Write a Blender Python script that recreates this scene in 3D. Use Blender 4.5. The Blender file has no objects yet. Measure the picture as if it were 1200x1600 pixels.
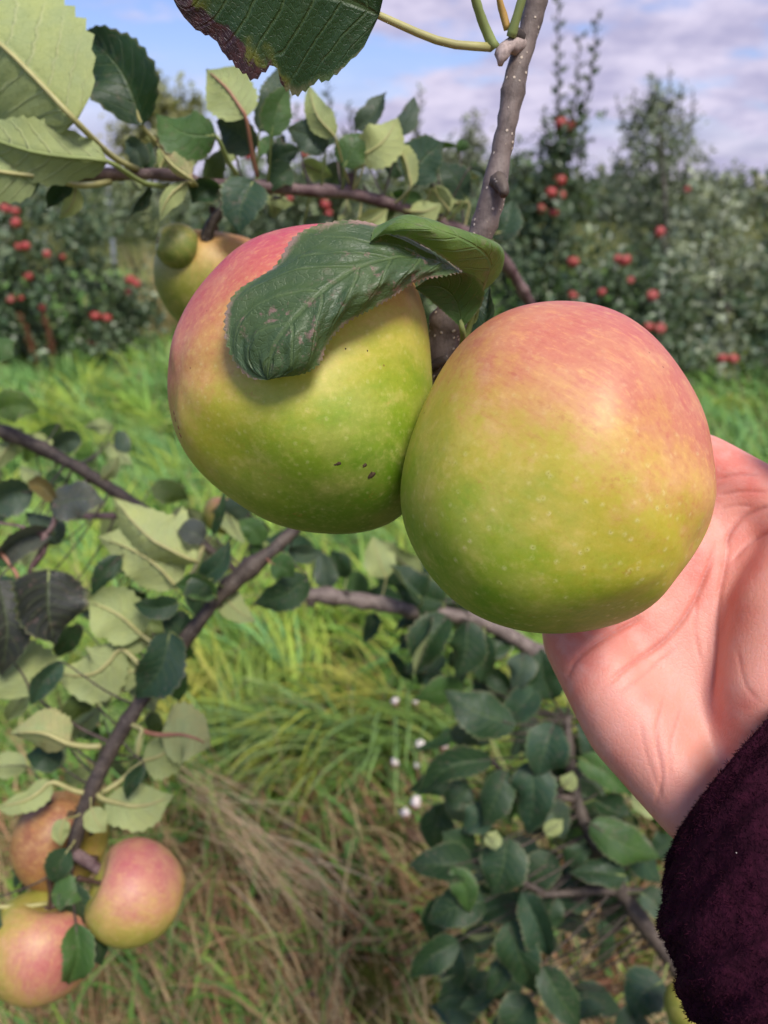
import bpy, bmesh, math, random
import numpy as np
from mathutils import Vector as V, Matrix, Quaternion

# ------------------------------------------------------------------ camera, sky, sun, exposure
SC = bpy.context.scene
COL = SC.collection
CAM = V((0.0, 0.0, 1.35))
PITCH = math.radians(22.6)
FPX = 1203.0
FWD = V((0, math.cos(PITCH), -math.sin(PITCH)))
UPV = V((0, math.sin(PITCH), math.cos(PITCH)))
RGT = V((1, 0, 0))
TOCAM = -FWD

cam_data = bpy.data.cameras.new('camera')
cam = bpy.data.objects.new('camera', cam_data)
COL.objects.link(cam)
cam.location = CAM
cam.rotation_euler = (math.pi / 2 - PITCH, 0, 0)
cam_data.sensor_fit = 'VERTICAL'
cam_data.sensor_height = 34.6
cam_data.lens = 34.6 * FPX / 1600.0
cam_data.clip_start = 0.01
cam_data.clip_end = 3000
cam_data.dof.use_dof = True
cam_data.dof.focus_distance = 0.25
cam_data.dof.aperture_fstop = cam_data.lens / 2.5
SC.camera = cam

SUN_EL, SUN_AZ = math.radians(56), math.radians(150)      # azimuth from +Y towards +X: behind the camera, to the right
world = bpy.data.worlds.new('World')
SC.world = world
world.use_nodes = True

def srgb(r, g, b, a=1.0):
    def f(c):
        c /= 255.0
        return c / 12.92 if c <= 0.04045 else ((c + 0.055) / 1.055) ** 2.4
    return (f(r), f(g), f(b), a)

class NT:
    """small helper around a node tree"""
    def __init__(s, tree):
        s.t = tree; s.N = tree.nodes; s.L = tree.links
    def n(s, typ, ins=None, **kw):
        nd = s.N.new(typ)
        for k, v in kw.items():
            setattr(nd, k, v)
        for k, v in (ins or {}).items():
            s.put(nd.inputs[k], v)
        return nd
    def put(s, sock, v):
        if isinstance(v, bpy.types.NodeSocket): s.L.new(v, sock)
        else: sock.default_value = v
    def m(s, op, a, b=0.0, c=None, clamp=False):
        nd = s.N.new('ShaderNodeMath'); nd.operation = op; nd.use_clamp = clamp
        s.put(nd.inputs[0], a); s.put(nd.inputs[1], b)
        if c is not None: s.put(nd.inputs[2], c)
        return nd.outputs[0]
    def vm(s, op, a, b=(0, 0, 0), out=0):
        nd = s.N.new('ShaderNodeVectorMath'); nd.operation = op
        s.put(nd.inputs[0], a); s.put(nd.inputs[1], b)
        return nd.outputs[out]
    def ss(s, v, lo, hi, a=0.0, b=1.0):
        nd = s.N.new('ShaderNodeMapRange'); nd.interpolation_type = 'SMOOTHSTEP'
        s.put(nd.inputs[0], v); nd.inputs[1].default_value = lo; nd.inputs[2].default_value = hi
        nd.inputs[3].default_value = a; nd.inputs[4].default_value = b
        return nd.outputs[0]
    def mix(s, f, a, b, mode='MIX'):
        nd = s.N.new('ShaderNodeMix'); nd.data_type = 'RGBA'; nd.blend_type = mode; nd.clamp_factor = True
        s.put(nd.inputs[0], f); s.put(nd.inputs[6], a); s.put(nd.inputs[7], b)
        return nd.outputs[2]
    def ramp(s, v, stops):
        nd = s.N.new('ShaderNodeValToRGB')
        e = nd.color_ramp.elements
        while len(e) < len(stops): e.new(0.5)
        for el, (p, c) in zip(e, stops): el.position = p; el.color = c
        s.put(nd.inputs[0], v)
        return nd.outputs[0]
    def noise(s, vec, scale, detail=3.0, rough=0.55, out=0):
        nd = s.n('ShaderNodeTexNoise', {'Vector': vec, 'Scale': scale, 'Detail': detail, 'Roughness': rough})
        return nd.outputs[out]

w = NT(world.node_tree)
w.N.clear()
sky = w.n('ShaderNodeTexSky', sky_type='NISHITA', sun_disc=False, sun_elevation=SUN_EL, sun_rotation=SUN_AZ,
          air_density=1.0, dust_density=1.2, ozone_density=1.6)
tc = w.n('ShaderNodeTexCoord')
sep = w.n('ShaderNodeSeparateXYZ', {0: tc.outputs['Generated']})
zc = w.m('MAXIMUM', sep.outputs[2], 0.03)
# project the direction on a cloud deck so that clouds flatten towards the horizon
px_ = w.m('DIVIDE', sep.outputs[0], w.m('ADD', zc, 0.22))
py_ = w.m('DIVIDE', sep.outputs[1], w.m('ADD', zc, 0.22))
cv = w.n('ShaderNodeCombineXYZ', {0: px_, 1: py_, 2: 0.0}).outputs[0]
cl1 = w.noise(w.vm('ADD', cv, (3.1, 0.35, 0)), 1.5, 6.0, 0.58)
cl2 = w.noise(w.vm('ADD', cv, (9.1, 4.3, 0)), 3.6, 5.0, 0.6)
bias = w.ss(sep.outputs[0], -0.42, 0.12, -0.20, 0.06)
cover = w.ss(w.m('ADD', w.m('ADD', cl1, bias), w.m('MULTIPLY', w.m('SUBTRACT', cl2, 0.5), 0.18)), 0.42, 0.58)
cover = w.m('MAXIMUM', cover, w.ss(sep.outputs[2], 0.16, 0.02, 0.0, 0.85))
cloudc = w.mix(w.ss(cl2, 0.34, 0.66), (3.5, 3.35, 4.9, 1), (5.6, 5.2, 6.6, 1))
skyc = w.mix(1.0, sky.outputs[0], (0.98, 0.98, 1.28, 1), 'MULTIPLY')
cc = w.mix(cover, skyc, cloudc)
bg = w.n('ShaderNodeBackground', {0: cc, 1: 0.088})
w.L.new(bg.outputs[0], w.n('ShaderNodeOutputWorld').inputs[0])

sun_l = bpy.data.lights.new('sun', 'SUN')
sun_l.energy = 2.7
sun_l.angle = math.radians(20)
sun_l.color = (1.0, 0.95, 0.87)
sun = bpy.data.objects.new('sun', sun_l)
COL.objects.link(sun)
sd = V((math.sin(SUN_AZ) * math.cos(SUN_EL), math.cos(SUN_AZ) * math.cos(SUN_EL), math.sin(SUN_EL)))
sun.rotation_euler = sd.to_track_quat('Z', 'Y').to_euler()

vs = SC.view_settings
SC.display_settings.display_device = 'sRGB'
vs.view_transform = 'Standard'
vs.look = 'None'
vs.gamma = 1.0
vs.use_curve_mapping = False
vs.exposure = 0.68
SC.render.engine = 'CYCLES'
SC.cycles.use_denoising = True
SC.cycles.max_bounces = 7
SC.cycles.diffuse_bounces = 3
SC.cycles.transmission_bounces = 4
SC.cycles.transparent_max_bounces = 8
SC.cycles.use_adaptive_sampling = True
SC.cycles.adaptive_threshold = 0.015

# ------------------------------------------------------------------ placing helpers
RNG = np.random.default_rng(7)
random.seed(7)

def at(px, py, d):
    """point seen at photo pixel (px,py) at distance d along the viewing axis"""
    return CAM + FWD * d + RGT * ((px - 600.0) / FPX * d) + UPV * ((800.0 - py) / FPX * d)

def at_y(px, py, y):
    r = FWD + RGT * ((px - 600.0) / FPX) + UPV * ((800.0 - py) / FPX)
    return CAM + r * (y / r.y)

def on_ground(px, py):
    r = FWD + RGT * ((px - 600.0) / FPX) + UPV * ((800.0 - py) / FPX)
    return CAM + r * (-CAM.z / r.z)

def tag(o, label=None, cat=None, group=None, kind=None):
    if label: o['label'] = label
    if cat: o['category'] = cat
    if group: o['group'] = group
    if kind: o['kind'] = kind
    return o

def empty(name, loc, label=None, cat=None, group=None):
    o = bpy.data.objects.new(name, None)
    o.empty_display_size = 0.02
    COL.objects.link(o)
    o.location = loc
    return tag(o, label, cat, group)

def np_mesh(name, verts, faces, smooth=True, uv=None, col=None):
    """faces: one array (M,k) or a list of such arrays"""
    if not isinstance(faces, list): faces = [faces]
    me = bpy.data.meshes.new(name)
    verts = np.asarray(verts, np.float32)
    me.vertices.add(len(verts))
    me.vertices.foreach_set('co', verts.ravel())
    loops = np.concatenate([np.asarray(f, np.int32).ravel() for f in faces])
    tot = np.concatenate([np.full(len(f), np.asarray(f).shape[1], np.int32) for f in faces])
    st = np.concatenate([[0], np.cumsum(tot)[:-1]]).astype(np.int32)
    me.loops.add(len(loops))
    me.loops.foreach_set('vertex_index', loops)
    me.polygons.add(len(tot))
    me.polygons.foreach_set('loop_start', st)
    me.polygons.foreach_set('loop_total', tot)
    me.polygons.foreach_set('use_smooth', np.full(len(tot), smooth))
    me.update(calc_edges=True)
    if uv is not None:
        l = me.uv_layers.new(name='UVMap')
        l.data.foreach_set('uv', np.asarray(uv, np.float32)[loops].ravel())
    if col is not None:
        a = me.color_attributes.new('tint', 'FLOAT_COLOR', 'POINT')
        c4 = np.ones((len(verts), 4), np.float32); c4[:, :3] = col
        a.data.foreach_set('color', c4.ravel())
    return me

def link(name, me, mat, parent=None, loc=(0, 0, 0)):
    if mat is not None and not me.materials: me.materials.append(mat)
    o = bpy.data.objects.new(name, me)
    COL.objects.link(o)
    o.location = loc
    if parent is not None: o.parent = parent
    return o

def spline(pts, n):
    """Catmull-Rom through pts (any dimension) resampled at n points"""
    P = np.asarray(pts, float)
    if len(P) == 2:
        t = np.linspace(0, 1, n)[:, None]
        return P[0] * (1 - t) + P[1] * t
    Q = np.vstack([2 * P[0] - P[1], P, 2 * P[-1] - P[-2]])
    seg = np.linalg.norm(np.diff(P[:, :3], axis=0), axis=1) if P.shape[1] >= 3 else np.ones(len(P) - 1)
    cum = np.concatenate([[0], np.cumsum(seg)]); cum /= cum[-1]
    out = []
    for t in np.linspace(0, 1, n):
        i = min(max(np.searchsorted(cum, t, 'right') - 1, 0), len(P) - 2)
        u = (t - cum[i]) / max(cum[i + 1] - cum[i], 1e-9)
        p0, p1, p2, p3 = Q[i], Q[i + 1], Q[i + 2], Q[i + 3]
        out.append(0.5 * (2 * p1 + (p2 - p0) * u + (2 * p0 - 5 * p1 + 4 * p2 - p3) * u * u + (3 * p1 - p0 - 3 * p2 + p3) * u ** 3))
    return np.array(out)

def tube_arrays(path, radii, sides=8, wob=0.0, off=0, rng=RNG):
    P = np.asarray(path, float); n = len(P)
    R = np.broadcast_to(np.asarray(radii, float), (n,)).copy()
    T = np.gradient(P, axis=0); T /= np.linalg.norm(T, axis=1)[:, None] + 1e-12
    ref = np.array([0.31, 0.17, 0.93]) if abs(T[0][2]) < 0.9 else np.array([1.0, 0.1, 0.0])
    vs_ = []
    a = np.cross(T[0], ref); a /= np.linalg.norm(a)
    ang = np.linspace(0, 2 * np.pi, sides, endpoint=False)
    for i in range(n):
        a = a - T[i] * np.dot(a, T[i]); a /= np.linalg.norm(a)
        b = np.cross(T[i], a)
        r = R[i] * (1 + (rng.normal(0, wob, sides) if wob else 0))
        vs_.append(P[i] + np.outer(np.cos(ang) * r, a) + np.outer(np.sin(ang) * r, b))
    vs_ = np.vstack(vs_ + [P[:1], P[-1:]])
    q = []
    for i in range(n - 1):
        for j in range(sides):
            k = (j + 1) % sides
            q.append((i * sides + j, i * sides + k, (i + 1) * sides + k, (i + 1) * sides + j))
    t3 = []
    for j in range(sides):
        k = (j + 1) % sides
        t3.append((n * sides, k, j))
        t3.append((n * sides + 1, (n - 1) * sides + j, (n - 1) * sides + k))
    return vs_, np.array(q) + off, np.array(t3) + off

def tubes_mesh(name, tubes, origin=(0, 0, 0)):
    """tubes: list of (path, radii, sides, wobble)"""
    vv, qq, tt, off = [], [], [], 0
    for path, radii, sides, wob in tubes:
        v, q, t = tube_arrays(path, radii, sides, wob, off)
        vv.append(v); qq.append(q); tt.append(t); off += len(v)
    return np_mesh(name, np.vstack(vv) - np.asarray(origin), [np.vstack(qq), np.vstack(tt)])

# ------------------------------------------------------------------ materials
def new_mat(name):
    m = bpy.data.materials.new(name)
    m.use_nodes = True
    t = NT(m.node_tree)
    t.N.clear()
    t.out = t.n('ShaderNodeOutputMaterial').inputs[0]
    return m, t

def leaf_material(name, blotch=0.0, burnt=False):
    m, t = new_mat(name)
    uv = t.n('ShaderNodeUVMap').outputs[0]
    s = t.n('ShaderNodeSeparateXYZ', {0: uv})
    u = s.outputs[0]
    a = t.m('MULTIPLY', t.m('ABSOLUTE', t.m('SUBTRACT', s.outputs[1], 0.5)), 2.0)
    oi = t.n('ShaderNodeObjectInfo')
    pos = t.n('ShaderNodeTexCoord').outputs['Object']
    posr = t.vm('ADD', pos, t.n('ShaderNodeCombineXYZ', {0: oi.outputs['Random'], 1: oi.outputs['Random'], 2: 0.3}).outputs[0])
    nz = t.noise(posr, 60.0, 4.0, 0.6)
    nf = t.noise(posr, 420.0, 3.0, 0.6)
    warp = t.m('MULTIPLY', t.m('SUBTRACT', nz, 0.5), 0.35)
    mid = t.ss(a, 0.07, 0.015)
    tt = t.m('ADD', t.m('SUBTRACT', t.m('MULTIPLY', u, 8.0), t.m('MULTIPLY', t.m('POWER', a, 1.25), 1.9)), warp)
    fr = t.m('ABSOLUTE', t.m('SUBTRACT', t.m('FRACT', tt), 0.5))
    side = t.m('MULTIPLY', t.ss(fr, 0.10, 0.02), t.ss(a, 1.0, 0.55))
    vein = t.m('MAXIMUM', mid, t.m('MULTIPLY', side, 0.8))
    vn = t.n('ShaderNodeTexVoronoi', {'Vector': t.vm('MULTIPLY', t.vm('ADD', uv, t.n('ShaderNodeCombineXYZ', {0: t.m('MULTIPLY', nf, 0.02), 1: t.m('MULTIPLY', nf, 0.03), 2: 0.0}).outputs[0]), (52, 26, 1)), 'Scale': 1.0}, feature='DISTANCE_TO_EDGE')
    net = t.ss(vn.outputs[0], 0.12, 0.02)
    tint = oi.outputs['Color']
    top = t.mix(t.ss(nz, 0.3, 0.75), tint, t.mix(1.0, tint, (1.45, 1.3, 1.0, 1), 'MULTIPLY'))
    top = t.mix(t.m('MULTIPLY', vein, 0.42), top, t.mix(0.5, tint, (0.22, 0.30, 0.09, 1)))
    top = t.mix(t.m('MULTIPLY', net, 0.13), top, t.mix(0.35, tint, (0.16, 0.24, 0.07, 1)))
    edge = t.ss(a, 0.86, 1.0)
    top = t.mix(t.m('MULTIPLY', edge, 0.45), top, (0.16, 0.23, 0.07, 1))
    if blotch:
        low_b = 0.75 if blotch > 0.5 else 0.25
        bm = t.m('MULTIPLY', t.ss(t.noise(pos, 190.0, 5.0, 0.7), 0.54, 0.67), t.ss(t.noise(pos, 45.0, 2.0), 0.37, 0.58))
        top = t.mix(t.m('MULTIPLY', bm, blotch), top, srgb(150, 118, 110))
        rim = t.m('MULTIPLY', t.ss(a, 0.88, 0.985), t.ss(t.noise(pos, 120.0, 4.0, 0.7), 0.40, 0.58))
        top = t.mix(t.m('MULTIPLY', rim, low_b), top, srgb(176, 140, 132))
    under = t.mix(0.80, tint, (0.40, 0.46, 0.20, 1))
    under = t.mix(t.ss(nz, 0.25, 0.8), under, t.mix(1.0, under, (1.22, 1.15, 0.95, 1), 'MULTIPLY'))
    under = t.mix(t.m('MULTIPLY', vein, 0.45), under, (0.56, 0.56, 0.30, 1))
    under = t.mix(t.m('MULTIPLY', net, 0.14), under, (0.17, 0.25, 0.08, 1))
    ab = t.n('ShaderNodeAttribute', attribute_type='OBJECT', attribute_name='blush').outputs['Fac']
    under = t.mix(t.m('MULTIPLY', ab, t.ss(nz, 0.35, 0.65)), under, srgb(196, 150, 128))
    back = t.n('ShaderNodeNewGeometry').outputs['Backfacing']
    if burnt:
        d = t.m('ADD', t.m('ADD', t.m('MULTIPLY', u, 0.75), t.m('MULTIPLY', a, 0.52)), t.m('MULTIPLY', t.m('SUBTRACT', t.noise(pos, 90.0, 5.0, 0.65), 0.5), 0.55))
        low = t.ss(s.outputs[1], 0.44, 0.52, 1.0, 0.0) if burnt == 'low' else t.ss(s.outputs[1], 0.48, 0.56)
        bmask = t.m('MULTIPLY', t.ss(d, 0.82, 0.88), low)
        ymask = t.m('MULTIPLY', t.m('MULTIPLY', t.ss(d, 0.70, 0.83), low), t.ss(nz, 0.42, 0.62))
        top = t.mix(t.m('MULTIPLY', ymask, 0.7), top, srgb(120, 116, 30))
        burn_c = t.mix(t.ss(nf, 0.4, 0.7), srgb(46, 22, 24), srgb(70, 36, 34))
        top = t.mix(bmask, top, burn_c)
        under = t.mix(bmask, under, burn_c)
    col = t.mix(back, top, under)
    h = t.m('SUBTRACT', t.m('ADD', t.m('MULTIPLY', nf, 0.25), t.m('MULTIPLY', nz, 0.9)), t.m('ADD', t.m('MULTIPLY', vein, 0.8), t.m('MULTIPLY', net, 0.12)))
    bmp = t.n('ShaderNodeBump', {'Height': h, 'Strength': 0.8, 'Distance': 0.0008})
    rough = t.m('ADD', t.m('MULTIPLY', back, 0.25), t.m('ADD', 0.34, t.m('MULTIPLY', nz, 0.24)))
    p = t.n('ShaderNodeBsdfPrincipled', {'Base Color': col, 'Roughness': rough, 'Normal': bmp.outputs[0], 'Specular IOR Level': 0.50})
    tr = t.n('ShaderNodeBsdfTranslucent', {'Color': t.mix(0.55, col, t.mix(1.0, tint, (2.4, 2.2, 0.7, 1), 'MULTIPLY')), 'Normal': bmp.outputs[0]})
    fac = 0.26
    if burnt: fac = t.m('MULTIPLY', t.m('SUBTRACT', 1.0, bmask), 0.24)
    mx = t.n('ShaderNodeMixShader', {0: fac, 1: p.outputs[0], 2: tr.outputs[0]})
    t.L.new(mx.outputs[0], t.out)
    return m

def bark_material(name, c1, c2, speck=0.6, scale=1.0, speck_c=(0.5, 0.44, 0.38, 1)):
    m, t = new_mat(name)
    pos = t.n('ShaderNodeTexCoord').outputs['Object']
    n1 = t.noise(pos, 90.0 * scale, 5.0, 0.65)
    n2 = t.noise(t.vm('MULTIPLY', pos, (1, 1, 0.35)), 420.0 * scale, 4.0, 0.7)
    col = t.mix(t.ss(n1, 0.32, 0.68), c1, c2)
    col = t.mix(t.ss(n2, 0.5, 0.75, 0.0, 0.5), col, t.mix(1.0, c1, (0.45, 0.42, 0.42, 1), 'MULTIPLY'))
    vo = t.n('ShaderNodeTexVoronoi', {'Vector': pos, 'Scale': 430.0 * scale, 'Randomness': 1.0})
    dots = t.m('MULTIPLY', t.ss(vo.outputs['Distance'], 0.30, 0.16), t.m('GREATER_THAN', t.n('ShaderNodeSeparateColor', {0: vo.outputs['Color']}).outputs[0], 0.62))
    col = t.mix(t.m('MULTIPLY', dots, speck), col, speck_c)
    hh = t.m('ADD', t.m('ADD', n1, t.m('MULTIPLY', n2, 0.5)), t.m('MULTIPLY', dots, 0.5))
    b = t.n('ShaderNodeBump', {'Height': hh, 'Strength': 0.6, 'Distance': 0.0012})
    p = t.n('ShaderNodeBsdfPrincipled', {'Base Color': col, 'Roughness': 0.62, 'Normal': b.outputs[0], 'Specular IOR Level': 0.4})
    t.L.new(p.outputs[0], t.out)
    return m

def plain(name, c, rough=0.6, var=0.25, scale=200.0, spec=0.4, trans=0.0, use_tint=False, sheen=0.0):
    m, t = new_mat(name)
    pos = t.n('ShaderNodeTexCoord').outputs['Object']
    n1 = t.noise(pos, scale, 4.0, 0.6)
    base = t.n('ShaderNodeAttribute', attribute_name='tint').outputs['Color'] if use_tint else c
    col = t.mix(t.ss(n1, 0.3, 0.7), base, t.mix(1.0, base, (1 - var, 1 - var, 1 - var, 1), 'MULTIPLY'))
    p = t.n('ShaderNodeBsdfPrincipled', {'Base Color': col, 'Roughness': rough, 'Specular IOR Level': spec, 'Sheen Weight': sheen})
    if trans:
        tr = t.n('ShaderNodeBsdfTranslucent', {'Color': t.mix(1.0, col, (1.5, 1.45, 0.7, 1), 'MULTIPLY')})
        mx = t.n('ShaderNodeMixShader', {0: trans, 1: p.outputs[0], 2: tr.outputs[0]})
        t.L.new(mx.outputs[0], t.out)
    else:
        t.L.new(p.outputs[0], t.out)
    return m

def apple_material(name, R, direction, stops, nz_amp=0.28, lent=0.6, lent_dir=(0, -1, 0), streak_axis=(0, 1, 0), seed=0.0, russet=0.42, rough=0.52):
    """R: apple radius in metres; direction: from the green cheek to the blushed cheek, in the apple's own axes"""
    m, t = new_mat(name)
    pos0 = t.n('ShaderNodeTexCoord').outputs['Object']
    p = t.vm('SCALE', pos0); p.node.inputs[3].default_value = 1.0 / R
    pr = t.vm('ADD', p, (seed, seed * 0.7, -seed))
    d = V(direction).normalized()
    s = t.vm('DOT_PRODUCT', p, tuple(d), 1)
    n1 = t.noise(pr, 1.7, 3.0, 0.5)
    n2 = t.noise(pr, 7.0, 5.0, 0.65)
    # streaks that run from stem to eye: noise in stretched coordinates
    ax = V(streak_axis).normalized()
    al = t.vm('DOT_PRODUCT', pr, tuple(ax), 1)
    sv = t.vm('SUBTRACT', pr, t.vm('MULTIPLY', t.n('ShaderNodeCombineXYZ', {0: al, 1: al, 2: al}).outputs[0], tuple(ax * 0.82)))
    n3 = t.noise(sv, 13.0, 4.0, 0.65)
    n4 = t.noise(pr, 38.0, 3.0, 0.6)
    val = t.m('ADD', t.m('MULTIPLY', s, 0.5), 0.5)
    val = t.m('ADD', val, t.m('MULTIPLY', t.m('SUBTRACT', n1, 0.5), nz_amp))
    val = t.m('ADD', val, t.m('MULTIPLY', t.m('SUBTRACT', n2, 0.5), nz_amp * 0.85))
    val = t.m('ADD', val, t.m('MULTIPLY', t.m('SUBTRACT', n3, 0.5), nz_amp * 0.75))
    val = t.m('ADD', val, t.m('MULTIPLY', t.m('SUBTRACT', n4, 0.5), nz_amp * 0.22))
    col = t.ramp(val, stops)
    st_ = t.noise(sv, 26.0, 4.0, 0.7)
    redz = t.ss(val, 0.42, 0.62)
    col = t.mix(t.m('MULTIPLY', redz, t.ss(st_, 0.52, 0.66, 0, 0.34)), col, t.mix(1.0, col, (0.86, 0.56, 0.60, 1), 'MULTIPLY'))
    col = t.mix(t.m('MULTIPLY', redz, t.ss(st_, 0.46, 0.34, 0, 0.28)), col, srgb(224, 168, 104))
    # pale cloudy mottling and russet flecks
    col = t.mix(t.m('MULTIPLY', t.ss(n2, 0.52, 0.72), 0.16), col, srgb(226, 200, 140))
    fl = t.m('MULTIPLY', t.ss(t.noise(sv, 6.0, 5.0, 0.7), 0.60, 0.72), t.ss(n4, 0.45, 0.6))
    col = t.mix(t.m('MULTIPLY', fl, russet), col, srgb(170, 96, 52))
    bl = t.m('MULTIPLY', t.ss(t.noise(pr, 3.1, 5.0, 0.6), 0.40, 0.66), 0.16)
    col = t.mix(bl, col, srgb(222, 190, 120))
    fine = t.noise(pr, 24.0, 4.0, 0.7)
    col = t.mix(t.ss(fine, 0.52, 0.70, 0, 0.13), col, srgb(226, 204, 130))
    col = t.mix(t.ss(fine, 0.48, 0.34, 0, 0.22), col, t.mix(1.0, col, (0.74, 0.60, 0.52, 1), 'MULTIPLY'))
    # lenticels: pale halo with a small dark centre
    vo = t.n('ShaderNodeTexVoronoi', {'Vector': pr, 'Scale': 15.0, 'Randomness': 1.0})
    dist = vo.outputs['Distance']
    rnd = t.n('ShaderNodeSeparateColor', {0: vo.outputs['Color']}).outputs[0]
    keep = t.ss(rnd, 0.12, 0.4)
    halo = t.m('MULTIPLY', t.m('MULTIPLY', t.ss(dist, 0.34, 0.06), keep), t.ss(t.noise(pr, 55.0, 3.0, 0.7), 0.32, 0.62))
    ctr = t.m('MULTIPLY', t.ss(dist, 0.09, 0.03), t.m('GREATER_THAN', rnd, 0.30))
    lm = t.m('MULTIPLY', t.ss(t.vm('DOT_PRODUCT', p, tuple(V(lent_dir).normalized()), 1), -0.25, 0.6, 0.25, 1.0), lent)
    col = t.mix(t.m('MULTIPLY', halo, t.m('MULTIPLY', lm, 0.52)), col, srgb(220, 210, 146))
    col = t.mix(t.m('MULTIPLY', ctr, t.m('MULTIPLY', lm, 0.6)), col, srgb(128, 112, 52))
    v2 = t.n('ShaderNodeTexVoronoi', {'Vector': pr, 'Scale': 5.2, 'Randomness': 1.0})
    r2 = t.n('ShaderNodeSeparateColor', {0: v2.outputs['Color']}).outputs[1]
    spot = t.m('MULTIPLY', t.ss(v2.outputs['Distance'], 0.05, 0.025), t.m('GREATER_THAN', r2, 0.55))
    col = t.mix(t.m('MULTIPLY', spot, 0.7), col, srgb(126, 60, 44))
    hgt = t.m('ADD', t.m('MULTIPLY', n2, 0.5), t.m('ADD', t.m('MULTIPLY', n4, 0.25), t.m('MULTIPLY', halo, 0.12)))
    b = t.n('ShaderNodeBump', {'Height': hgt, 'Strength': 0.16, 'Distance': 0.0012})
    rg = t.m('ADD', rough, t.m('MULTIPLY', t.m('SUBTRACT', n2, 0.5), 0.22))
    bs = t.n('ShaderNodeBsdfPrincipled', {'Base Color': col, 'Roughness': rg, 'Normal': b.outputs[0], 'Specular IOR Level': 0.55,
              'Subsurface Weight': 0.12, 'Subsurface Radius': (0.6, 0.4, 0.15), 'Subsurface Scale': 0.004,
              })
    t.L.new(bs.outputs[0], t.out)
    return m

M_LEAF = leaf_material('leaf_blade', blotch=0.3)
M_HERO = leaf_material('leaf_blade_blotched', blotch=0.9)
M_BURNT = leaf_material('leaf_blade_burnt', blotch=0.06, burnt='low')
M_PET = plain('petiole', srgb(176, 170, 112), 0.5, 0.25, 90)
M_PET_RED = plain('petiole_red', srgb(172, 120, 96), 0.5, 0.25, 90)
M_PET_GRN = plain('petiole_green', srgb(134, 146, 84), 0.5, 0.2, 90)
M_BARK = bark_material('bark_grey_brown', srgb(88, 76, 70), srgb(124, 110, 102), 0.85, 1.0, srgb(200, 184, 164))
M_BARK_DK = bark_material('bark_dark', srgb(56, 47, 42), srgb(90, 78, 68), 0.35, 1.0)
M_BARK_YOUNG = bark_material('bark_maroon', srgb(72, 46, 48), srgb(126, 104, 100), 0.3, 0.8)
M_TRUNK = bark_material('bark_trunk', srgb(48, 42, 36), srgb(78, 68, 58), 0.2, 0.08)
M_STEM = plain('apple_stem', srgb(74, 52, 38), 0.7, 0.4, 260)
M_CALYX = plain('apple_calyx', srgb(92, 78, 56), 0.8, 0.4, 400)
M_SCAR = plain('skin_scar', srgb(84, 66, 44), 0.85, 0.5, 900)
M_RUSSET = plain('russet_skin', srgb(150, 104, 70), 0.85, 0.4, 900)
M_WOOL = plain('woolly_bud', srgb(178, 160, 152), 0.95, 0.45, 500, 0.1)
M_CROWN = plain('tree_leaves', (0, 0, 0, 1), 0.38, 0.2, 8.0, 0.6, 0.22, True)
M_GRASS = plain('grass_blades', (0, 0, 0, 1), 0.6, 0.15, 4.0, 0.3, 0.3, True)

# ------------------------------------------------------------------ the setting: ground
def vnoise(x, y, s, seed=0):
    """cheap smooth 2D noise in numpy, about -1..1"""
    x = np.asarray(x) * s; y = np.asarray(y) * s
    def h(i, j):
        v = np.sin(i * 127.1 + j * 311.7 + seed * 74.7) * 43758.5453
        return (v - np.floor(v)) * 2 - 1
    xi, yi = np.floor(x), np.floor(y); fx, fy = x - xi, y - yi
    fx = fx * fx * (3 - 2 * fx); fy = fy * fy * (3 - 2 * fy)
    return (h(xi, yi) * (1 - fx) + h(xi + 1, yi) * fx) * (1 - fy) + (h(xi, yi + 1) * (1 - fx) + h(xi + 1, yi + 1) * fx) * fy

def gz(x, y):
    r = np.hypot(x, y)
    near = np.clip(1 - r / 25, 0, 1)
    return (0.045 * vnoise(x, y, 0.9, 1) + 0.02 * vnoise(x, y, 2.7, 2)) * near - 0.02

def build_ground():
    m, t = new_mat('meadow_soil')
    pos = t.n('ShaderNodeTexCoord').outputs['Object']
    n1 = t.noise(pos, 0.6, 6.0, 0.6)
    n2 = t.noise(pos, 14.0, 6.0, 0.7)
    c = t.mix(t.ss(n1, 0.35, 0.65), srgb(76, 88, 36), srgb(112, 116, 54))
    c = t.mix(t.ss(n2, 0.4, 0.7), c, srgb(54, 44, 28))
    c = t.mix(t.ss(t.noise(pos, 60.0, 4.0, 0.7), 0.5, 0.75, 0, 0.6), c, srgb(128, 122, 70))
    b = t.n('ShaderNodeBump', {'Height': n2, 'Strength': 0.8, 'Distance': 0.05})
    p = t.n('ShaderNodeBsdfPrincipled', {'Base Color': c, 'Roughness': 0.9, 'Normal': b.outputs[0], 'Specular IOR Level': 0.15})
    t.L.new(p.outputs[0], t.out)
    g = np.concatenate([-np.geomspace(900, 7, 16), np.linspace(-6, 6, 61), np.geomspace(7, 900, 16)])
    X, Y = np.meshgrid(g, g + 3.0)
    Z = gz(X, Y)
    n = len(g)
    idx = np.arange(n * n).reshape(n, n)
    f = np.stack([idx[:-1, :-1], idx[:-1, 1:], idx[1:, 1:], idx[1:, :-1]], -1).reshape(-1, 4)
    o = link('ground', np_mesh('ground', np.stack([X, Y, Z], -1).reshape(-1, 3), f), m)
    tag(o, kind='structure')
build_ground()

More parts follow.
